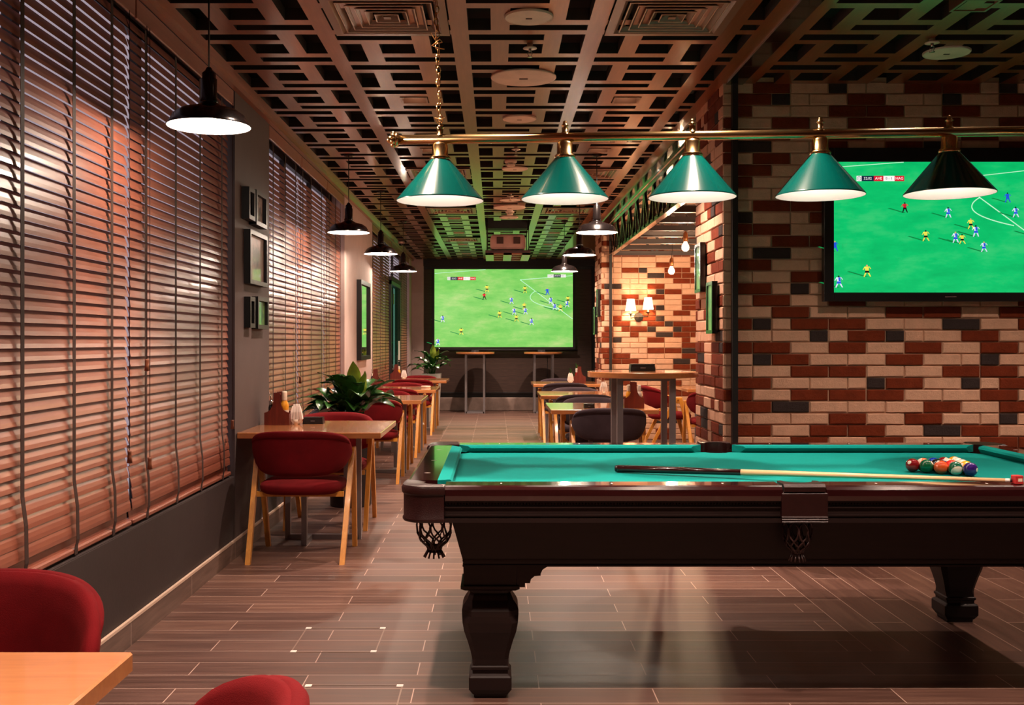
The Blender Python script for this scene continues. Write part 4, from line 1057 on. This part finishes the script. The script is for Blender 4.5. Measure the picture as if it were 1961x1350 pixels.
def diffuser(x0, x1, y0, y1, label):
    cx, cy = (x0+x1)/2, (y0+y1)/2; hx, hy = (x1-x0)/2, (y1-y0)/2
    t = thing('air_diffuser', label, 'air vent', (cx, cy, ZC), group='square ceiling air vents')
    def rim(bm, a0, z0, a1, z1, th=.006, mi=0):
        for s in range(4):
            def p(a, z, k):
                c = [(-a*hx, -a*hy), (a*hx, -a*hy), (a*hx, a*hy), (-a*hx, a*hy)][k % 4]; return (cx+c[0], cy+c[1], z)
            v = [bm.verts.new(q) for q in (p(a0, z0, s), p(a0, z0, s+1), p(a1, z1, s+1), p(a1, z1, s))]; w = [bm.verts.new((q[0], q[1], q[2]+th)) for q in (p(a0, z0, s), p(a0, z0, s+1), p(a1, z1, s+1), p(a1, z1, s))]
            for q in (v, w[::-1], (v[0], w[0], w[1], v[1]), (v[2], w[2], w[3], v[3])): bm.faces.new(q).material_index = mi
    bm = nb(); rim(bm, 1.0, ZC-.010, .86, ZC-.012); rim(bm, .86, ZC-.012, .80, ZC+.0); rim(bm, 1.0, ZC-.010, 1.0, ZC-.001)
    obj('outer_frame', bm, 'diffuser', t, world=True)
    bm = nb()
    for i in range(5): a = .78-.145*i; rim(bm, a, ZC-.014, a-.018, ZC-.014, .004, 1); rim(bm, a-.018, ZC-.010, a-.10, ZC+.010, .002)
    box(bm, cx-.06*hx, cx+.06*hx, cy-.06*hy, cy+.06*hy, ZC-.012, ZC-.006)
    obj('louvre_slats', bm, ['diffuser', 'lit_louvre_lip'], t, world=True)
    bm = nb(); box(bm, cx-hx*.82, cx+hx*.82, cy-hy*.82, cy+hy*.82, ZC+.03, ZC+.034); obj('back_pan', bm, 'recess_black', t, world=True)
DI = [(-.82, -.236, 4.80, 5.40, 'square ceiling vent beside the brass chain'), (.562, 1.16, 4.80, 5.40, 'square ceiling vent beside the dark steel beam'),
      (-.82, -.236, 9.56, 10.16, 'ceiling vent half hidden by the first green shade'), (.562, 1.16, 9.56, 10.16, 'ceiling vent behind the second green shade, near a pendant cord'),
      (-.82, -.236, 12.33, 12.93, 'green-lit ceiling vent below the first green shade'), (.562, 1.16, 12.33, 12.93, 'green-lit ceiling vent below the second green shade'),
      (-.82, -.236, 15.9, 16.5, 'green-lit ceiling vent beside the projector')]
for d in DI: diffuser(*d)
def speaker(x, y, r, label):
    t = thing('ceiling_speaker', label, 'speaker', (x, y, ZC), group='round ceiling speakers')
    bm = nb(); lathe(bm, [(r, ZC-.001), (r, ZC-.008), (r*.97, ZC-.012), (r*.9, ZC-.010)], 48, (x, y, 0)); autosmooth(obj('rim', bm, 'plate_white', t, world=True), 50)
    bm = nb(); lathe(bm, [(r*.9, ZC-.010), (r*.5, ZC-.013), (0, ZC-.014)], 48, (x, y, 0)); obj('grille', bm, 'plate_white', t, world=True)
    bm = nb(); box(bm, x-r*.13, x+r*.13, y-r*.06, y+r*.06, ZC-.0155, ZC-.0125); obj('badge', bm, 'grille', t, world=True)
for s in ((.163, 5.10, .119, 'round speaker at the top of the picture between the two large vents'), (.168, 6.27, .196, 'largest round speaker, above the second green shade'), (.17, 7.43, .121, 'round speaker just above the brass lamp bar'), (.177, 9.58, .12, 'round speaker just under the brass bar, past the smoke detector'), (.16, 11.7, .115, 'small round speaker beside the second green shade rim'), (.165, 12.36, .19, 'larger round speaker just before the projector lift'), (.17, 13.35, .12, 'small round speaker right at the projector lift opening'), (2.475, 5.73, .125, 'round speaker over the TV wall beside a sprinkler')): speaker(*s)
def sprinkler(x, y, label):
    t = thing('fire_sprinkler', label, 'sprinkler', (x, y, ZC), group='ceiling sprinklers')
    bm = nb(); lathe(bm, [(0, ZC+.02), (.016, ZC+.02), (.016, ZC-.012), (.036, ZC-.018), (.038, ZC-.022), (.010, ZC-.024)], 16, (x, y, 0)); obj('escutcheon', bm, 'plate_white', t, world=True)
    bm = nb(); lathe(bm, [(.008, ZC-.02), (.008, ZC-.04), (.004, ZC-.042)], 8, (x, y, 0))
    for s in (-1, 1): tube(bm, [(x+s*.007, y, ZC-.036), (x+s*.012, y, ZC-.05), (x+s*.004, y, ZC-.066)], .0024, 5)
    lathe(bm, [(0, ZC-.064), (.014, ZC-.066), (.014, ZC-.069), (0, ZC-.069)], 12, (x, y, 0)); obj('nozzle', bm, 'chrome', t, world=True)
for s in ((.184, 5.59, 'sprinkler head between the two nearest round speakers'), (.167, 8.54, 'sprinkler head hanging just below the brass bar'), (.16, 11.3, 'small sprinkler head beside the second green shade rim'), (2.295, 5.49, 'sprinkler head over the TV wall')): sprinkler(*s)
def smoke(x, y, label):
    t = thing('smoke_detector', label, 'smoke detector', (x, y, ZC), group='smoke detectors')
    bm = nb(); lathe(bm, [(.055, ZC+.01), (.055, ZC-.012), (.048, ZC-.02), (.03, ZC-.02)], 24, (x, y, 0)); obj('base', bm, 'plate_white', t, world=True)
    bm = nb(); lathe(bm, [(.04, ZC-.034), (.036, ZC-.046), (0, ZC-.048)], 24, (x, y, 0))
    for k in range(8): a = 2*math.pi*k/8; box(bm, x+.036*math.cos(a)-.004, x+.036*math.cos(a)+.004, y+.036*math.sin(a)-.004, y+.036*math.sin(a)+.004, ZC-.036, ZC-.018)
    obj('sensor_cage', bm, 'plate_white', t, world=True)
smoke(.133, 9.19, 'white smoke detector just under the brass bar'); smoke(.175, 12.75, 'white smoke detector right before the projector lift')
t = thing('dome_camera', 'small white dome camera above the glass door', 'camera', (-1.50, 16.6, ZC))
bm = nb(); lathe(bm, [(.05, ZC), (.052, ZC-.03), (.04, ZC-.035)], 20, (-1.5, 16.6, 0)); obj('housing', bm, 'plate_white', t, world=True)
bm = nb(); lathe(bm, [(.04, ZC-.033), (.032, ZC-.06), (0, ZC-.075)], 20, (-1.5, 16.6, 0)); obj('dome', bm, 'black_gloss', t, world=True)

# ------------------------------------------------------------------ framed pictures
def art_mat(name, bg, fg, seed, strength=.5):
    t = NT(name); v = t.coords((1, 1, 1)); n = t.n('ShaderNodeMapping'); t.l(v, n.inputs[0]); n.inputs['Location'].default_value = (seed, seed*2, 0)
    f = t.noise(n.outputs[0], 14, 4); r = t.n('ShaderNodeVectorMath', operation='LENGTH'); t.l(v, r.inputs[0])
    g = t.math('SUBTRACT', f, t.math('MULTIPLY', r.outputs['Value'], 2.2))
    t.l(t.ramp(g, [(.22, lin(bg)), (.40, lin(fg))]), t.b.inputs['Base Color']); t.set(Roughness=.5, Coat_Weight=1.0, Coat_Roughness=.02, Coat_IOR=1.6); return t.m
ART = [art_mat('art_sketch', 'B09488', '3A2C28', 1.0), art_mat('art_bough', '9A8074', '4A4636', 2.3), art_mat('art_green_glare', '6E9A58', '3C7850', 3.7), art_mat('art_dark', '6A7060', '2C3028', 5.1)]  # green art also puts the screen's reflection into the pier prints
def picture_frame(label, side, xw, y0, y1, z0, z1, t=.04, bw=.028, art=0, mirror=False):
    """side +1: hangs on the left wall facing +X; -1: on a pier face looking towards -X"""
    o = thing('wall_mirror' if mirror else 'picture_frame', label, 'mirror' if mirror else 'picture', (xw, (y0+y1)/2, (z0+z1)/2), group=None if mirror else 'framed pictures')
    xs_ = lambda a: sorted((xw+side*a[0], xw+side*a[1])); bm = nb(); X0, X1 = xs_((0, t))
    box(bm, X0, X1, y0, y1, z0, z0+bw); box(bm, X0, X1, y0, y1, z1-bw, z1); box(bm, X0, X1, y0, y0+bw, z0+bw, z1-bw); box(bm, X0, X1, y1-bw, y1, z0+bw, z1-bw)
    obj('frame', bm, 'frame_black' if side > 0 else 'black_gloss', o, world=True)
    if side < 0: o.rotation_euler = (0, 0, R(-1.7)); o.location.x -= .004
    if mirror:
        bm = nb(); X0, X1 = xs_((.002, t*.55)); box(bm, X0, X1, y0+bw, y1-bw, z0+bw, z1-bw); obj('mirror_glass', bm, 'mirror', o, world=True); return o
    bm = nb(); X0, X1 = xs_((.002, t*(.5 if side > 0 else .92))); box(bm, X0, X1, y0+bw, y1-bw, z0+bw, z1-bw); obj('picture_print', bm, ART[art], o, world=True)
    return o
picture_frame('small narrow black frame, upper outer one of the picture pillar', 1, XL, 6.66, 6.83, 2.125, 2.33, .05, art=0)
picture_frame('black frame with a dark sketch, upper inner one of the picture pillar', 1, XL, 6.866, 7.18, 2.11, 2.34, .05, art=0)
pf = picture_frame('largest black frame of the picture pillar, blurred plant print in the middle', 1, XL, 6.725, 7.235, 1.715, 2.066, .042, art=1)
picture_frame('small narrow black frame, lower outer one of the picture pillar', 1, XL, 6.725, 6.865, 1.43, 1.63, .042, art=3)
picture_frame('black frame with a green print, lower inner one of the picture pillar', 1, XL, 6.93, 7.25, 1.425, 1.64, .045, art=2)
picture_frame('tall black framed mirror on the pale pillar, reflecting green', 1, XL, 12.18, 13.1, 1.12, 2.065, .055, .05, mirror=True)
picture_frame('higher black frame on the near brick pier side', -1, 1.4, 6.93, 7.16, 1.67, 2.0, .035, .022, art=2)
picture_frame('lower black frame with green glare on the near brick pier side', -1, 1.4, 6.55, 6.77, 1.39, 1.72, .035, .022, art=2)
picture_frame('thin frame higher on the far brick pier edge', -1, 1.437, 14.30, 14.58, 1.68, 2.06, .035, .022, art=2)
picture_frame('thin frame lower on the far brick pier edge', -1, 1.437, 14.70, 15.0, 1.44, 1.83, .035, .022, art=2)

# ------------------------------------------------------------------ table-top things
TZ = .7702
def caddy(x, y, label, rz=0):
    t = thing('condiment_caddy', label, 'caddy', (x, y, TZ), R(rz), group='wooden condiment caddies')
    w, d = .085, .06
    prof = [(-w, 0), (w, 0), (w, .085), (w*.80, .090), (w*.52, .105), (w*.34, .135), (w*.26, .17), (w*.25, .222), (-w*.25, .222), (-w*.26, .17), (-w*.34, .135), (-w*.52, .105), (-w*.80, .090), (-w, .085)]
    for nm, y0 in (('end_panel', -d), ('end_panel', d-.008)):
        bm = nb(); loft(bm, [[(a, yy, b) for a, b in prof] for yy in (y0, y0+.008)]); obj(nm, bm, 'caddy_wood', t)
    bm = nb(); box(bm, -w, -w+.008, -d+.008, d-.008, 0, .075); box(bm, w-.008, w, -d+.008, d-.008, 0, .075); box(bm, -w+.008, w-.008, -d+.008, d-.008, 0, .008); obj('tray', bm, 'caddy_wood', t)
    bm = nb(); tube(bm, [(0, -d+.008, .205), (0, d-.008, .205)], .008, 8); obj('handle', bm, 'caddy_wood', t)
    return t
def bottle(x, y, label, body, cap, h=.19, r=.024, group='sauce bottles'):
    t = thing('sauce_bottle', label, 'bottle', (x, y, TZ+.0085), group=group)
    bm = nb(); lathe(bm, [(0, 0), (r, .002), (r, h*.55), (r*.9, h*.63), (r*.42, h*.74), (r*.42, h*.8), (0, h*.8)], 18); obj('body', bm, body, t)
    bm = nb(); lathe(bm, [(r*.62, h*.72), (r*.62, h*.95), (r*.5, h), (0, h)], 18); obj('cap', bm, cap, t)
    bm = nb(); lathe(bm, [(r*1.02, h*.15), (r*1.02, h*.42)], 18); obj('paper_label', bm, 'label_cream', t)
def shaker(x, y, label):
    t = thing('oil_bottle', label, 'bottle', (x, y, TZ+.0085), group='oil bottles in caddies')
    bm = nb(); lathe(bm, [(0, 0), (.018, .002), (.018, .11), (.012, .135), (0, .137)], 16); obj('glass_body', bm, 'black_gloss', t)
    bm = nb(); lathe(bm, [(.014, .13), (.015, .155), (.006, .16), (.004, .165)], 14); tube(bm, [(0, 0, .16), (-.004, 0, .185), (-.012, 0, .215)], [.004, .0035, .002], 7); obj('pourer', bm, 'chrome', t)
def napkins(x, y, label):
    t = thing('napkin_holder', label, 'napkins', (x, y, TZ), group='napkin holders')
    bm = nb(); lathe(bm, [(0, 0), (.022, 0), (.027, .035), (.024, .035), (.02, .004), (0, .004)], 18); obj('cup', bm, 'label_cream', t)
    bm = nb(); rr = random.Random(int(y*10))
    for i in range(7):
        a = (i-3)/3; h = .126 + (.012 if i % 2 else 0) + rr.uniform(-.003, .003); e = .004*(1 if i % 2 else -1)
        S_ = lambda x, z, w, dd: [(x-w, e-dd, z), (x+w, e-dd, z), (x+w, e+dd, z), (x-w, e+dd, z)]
        loft(bm, [S_(a*.016, .006, .005, .012), S_(a*.036, .038, .0085, .02), S_(a*.029, .085, .0075, .018), S_(a*.023, h, .005, .008)])
    obj('folded_napkins', bm, 'napkin', t)
def black_box(x, y, z, label, w=.14, d=.085, h=.042):
    t = thing('black_tray_box', label, 'box', (x, y, z), group='black table boxes')
    bm = nb(); loft(bm, [[(-w/2*k, -d/2*k, q), (w/2*k, -d/2*k, q), (w/2*k, d/2*k, q), (-w/2*k, d/2*k, q)] for k, q in ((1, 0), (.98, h*.45), (.94, h))]); obj('body', bm, 'black_plastic', t)
    bm = nb(); box(bm, -w*.48, w*.48, -d*.48, d*.48, h, h+.004, .001); obj('lid', bm, 'black_gloss', t)
    bm = nb(); box(bm, -w*.10, w*.10, -d*.5-.002, -d*.47, h*.45, h*.56); obj('clasp', bm, 'steel_grey', t)
caddy(-1.49, 7.17, 'dark wood caddy with mustard by the picture pillar')
bottle(-1.445, 7.15, 'yellow mustard bottle in the caddy by the picture pillar', 'mustard', 'label_cream', .222, .029)
shaker(-1.535, 7.14, 'oil bottle with steel pourer at the pillar side of the nearest caddy'); shaker(-1.505, 7.19, 'oil bottle with steel pourer in the middle of the nearest caddy')
napkins(-1.37, 7.19, 'white folded napkins beside the caddy by the picture pillar')
black_box(-1.262, 7.25, TZ, 'low black box beside the napkins by the picture pillar')
caddy(-1.50, 13.05, 'dark wood caddy half hidden behind the big leafy plant'); shaker(-1.54, 13.05, 'oil bottle whose pourer shows above the plant leaves')
caddy(-1.51, 15.85, 'dark wood caddy on the window table near the glass door'); bottle(-1.465, 15.83, 'yellow mustard bottle in the caddy near the glass door', 'mustard', 'label_cream'); shaker(-1.55, 15.85, 'oil bottle in the caddy near the glass door')
napkins(-1.385, 15.8, 'white napkins beside the caddy near the glass door')
caddy(1.185, 8.98, 'reddish wood caddy under the near round bar table top'); bottle(1.140, 8.955, 'yellow mustard bottle in the caddy behind the round bar table', 'mustard', 'label_cream'); bottle(1.146, 9.0, 'red ketchup bottle in the caddy behind the round bar table', 'ketchup', 'label_cream'); bottle(1.235, 8.98, 'white sauce bottle in the caddy behind the round bar table', 'off_white', 'off_white')
napkins(1.06, 9.02, 'white napkins between the round bar table posts')
black_box(.80, 8.95, TZ, 'small black box on the grey-chair table, half behind a bar table post', .09, .07, .035)
caddy(1.16, 14.45, 'dark wood caddy on the grey-chair table nearest the screen'); bottle(1.12, 14.43, 'dark sauce bottle in the caddy nearest the screen', 'ketchup', 'off_white'); napkins(1.03, 14.35, 'white napkins on the grey-chair table nearest the screen')
napkins(1.16, 11.2, 'white napkins on the middle grey-chair table')
black_box(.972, 6.93, 1.1432, 'black box with steel clasps on the near round bar table', .165, .10, .045)
black_box(-.385, 19.6, 1.1432, 'tiny black box on the bar table below the left half of the screen', .14, .09, .04); black_box(.86, 19.6, 1.1432, 'tiny black box on the bar table below the right half of the screen', .14, .09, .04)
bm = nb(); lathe(bm, [(0, .004), (.045, .004), (.055, .022), (.06, .022), (.055, 0), (0, 0)], 24); tag(obj('glass_ashtray', bm, 'label_cream', loc=(-.86, 12.9, TZ), smooth=True), 'pale round dish on the table under the mirror', 'dish')

# ------------------------------------------------------------------ plants
def leaf_mesh(bm, base, az, el, L, wd, droop, mi, rr):
    n = 7; m = 2; rows = []; p = Vector(base); d_el = el
    side = Vector((-math.sin(az), math.cos(az), 0))
    for i in range(n+1):
        f = i/n; w = wd*math.sin(math.pi*min(1, (f*.93+.07))**.85)**.9*.5 if i < n else .002
        dirv = Vector((math.cos(az)*math.cos(d_el), math.sin(az)*math.cos(d_el), math.sin(d_el))); up = side.cross(dirv)*-1
        wav = .012*math.sin(f*9+az*3)
        rows.append([bm.verts.new(p + side*w*j/m + up*(-abs(j/m)**1.5*w*.35*-1 + wav*abs(j)/m)) for j in range(-m, m+1)])
        p = p + dirv*(L/n); d_el -= droop/n
    for a, b in zip(rows, rows[1:]):
        for j in range(2*m):
            f = bm.faces.new((a[j], a[j+1], b[j+1], b[j])); f.material_index = mi; f.smooth = True
def plant(label, x, y, zpot, potr, potmat, n, L, W_, seed, square=False, upright=False, zbase=0):
    rr = random.Random(seed); t = thing('potted_plant', label, 'plant', (x, y, zbase))
    bm = nb()
    if square: loft(bm, [[(-a, -a, z), (a, -a, z), (a, a, z), (-a, a, z)] for a, z in ((potr*.75, 0), (potr, zpot), (potr*.9, zpot), (potr*.88, zpot-.03))])
    else: lathe(bm, [(0, 0), (potr*.86, 0), (potr*.9, .01), (potr, zpot-.02), (potr, zpot), (potr*.93, zpot), (potr*.9, zpot-.05)], 32)
    autosmooth(obj('pot', bm, potmat, t))
    bm = nb(); (lathe(bm, [(potr*.9, zpot-.035), (0, zpot-.025)], 20)) if not square else box(bm, -potr*.89, potr*.89, -potr*.89, potr*.89, zpot-.05, zpot-.03); obj('soil', bm, 'soil', t)
    bm = nb()
    for i in range(n):
        az = rr.uniform(0, 2*math.pi); q = i/n
        el = R(85) if upright else R(84 - 50*q + rr.uniform(-8, 8)); st = L*(.75+.45*rr.random()-.3*q)
        b0 = Vector((rr.uniform(-.05, .05), rr.uniform(-.05, .05), zpot-.03))
        if upright: leaf_mesh(bm, b0, az, R(rr.uniform(74, 88)), L*rr.uniform(.75, 1.1), W_, .15, 1 if i % 2 else 0, rr); continue
        b1 = b0 + Vector((math.cos(az)*math.cos(el), math.sin(az)*math.cos(el), math.sin(el)))*st*.8
        tube(bm, [b0, (b0+b1)/2 + Vector((0, 0, .02)), b1], .004, 5, mi=0)
        leaf_mesh(bm, b1, az + rr.uniform(-.3, .3), el - R(12), L*rr.uniform(.75, 1.1), W_*rr.uniform(.8, 1.15), R(rr.uniform(50, 95)), 0, rr)
    if not upright:
        for (lx, ly, k0, az, el, ln, lw_) in ((.03, -.05, .86, -90, 86, .78, .9), (.10, -.03, .80, -60, 78, .6, .55)):
            b1 = Vector((lx, ly, zpot+L*k0)); tube(bm, [(lx*.4, ly*.4, zpot-.03), b1], .004, 5, mi=0)
            leaf_mesh(bm, b1, R(az), R(el), L*ln, W_*lw_*.75, .1, 1, rr)
    obj('foliage', bm, ['leaf', 'leaf_light'], t)
plant('big broad-leaved plant in a black floor pot between two window tables', -1.185, 8.55, .66, .185, 'pot_black', 42, .32, .18, 7)
plant('broad-leaved plant in a tall white planter by the screen wall', -1.08, 17.6, .80, .16, 'pot_white', 26, .30, .16, 12, square=True)
plant('small upright snake plant by the grey chairs and far brick pier', 1.24, 16.1, .72, .14, 'pot_white', 7, .30, .07, 5, square=True, upright=True)

# ------------------------------------------------------------------ floor access plates
def hatch(x0, x1, y0, y1, label):
    t = thing('floor_access_plate', label, 'floor plate', ((x0+x1)/2, (y0+y1)/2, 0), group='floor access plates')
    bm = nb(); w = .006
    box(bm, x0, x1, y0, y0+w, .0002, .0016); box(bm, x0, x1, y1-w, y1, .0002, .0016); box(bm, x0, x0+w, y0, y1, .0002, .0016); box(bm, x1-w, x1, y0, y1, .0002, .0016); obj('edge_strip', bm, 'plate_edge', t, world=True)
    for x in (x0+.012, x1-.012):
        for y in (y0+.012, y1-.012):
            bm = nb(); box(bm, x-.013, x+.013, y-.013, y+.013, .0004, .0030, .001); obj('corner_lock', bm, 'pearl', t, world=True)
hatch(-.885, -.515, 4.50, 4.89, 'square floor plate with bright corner fittings in the open aisle')
hatch(-.74, -.36, 3.68, 4.075, 'square floor plate with bright corner near the pool table leg at the bottom')
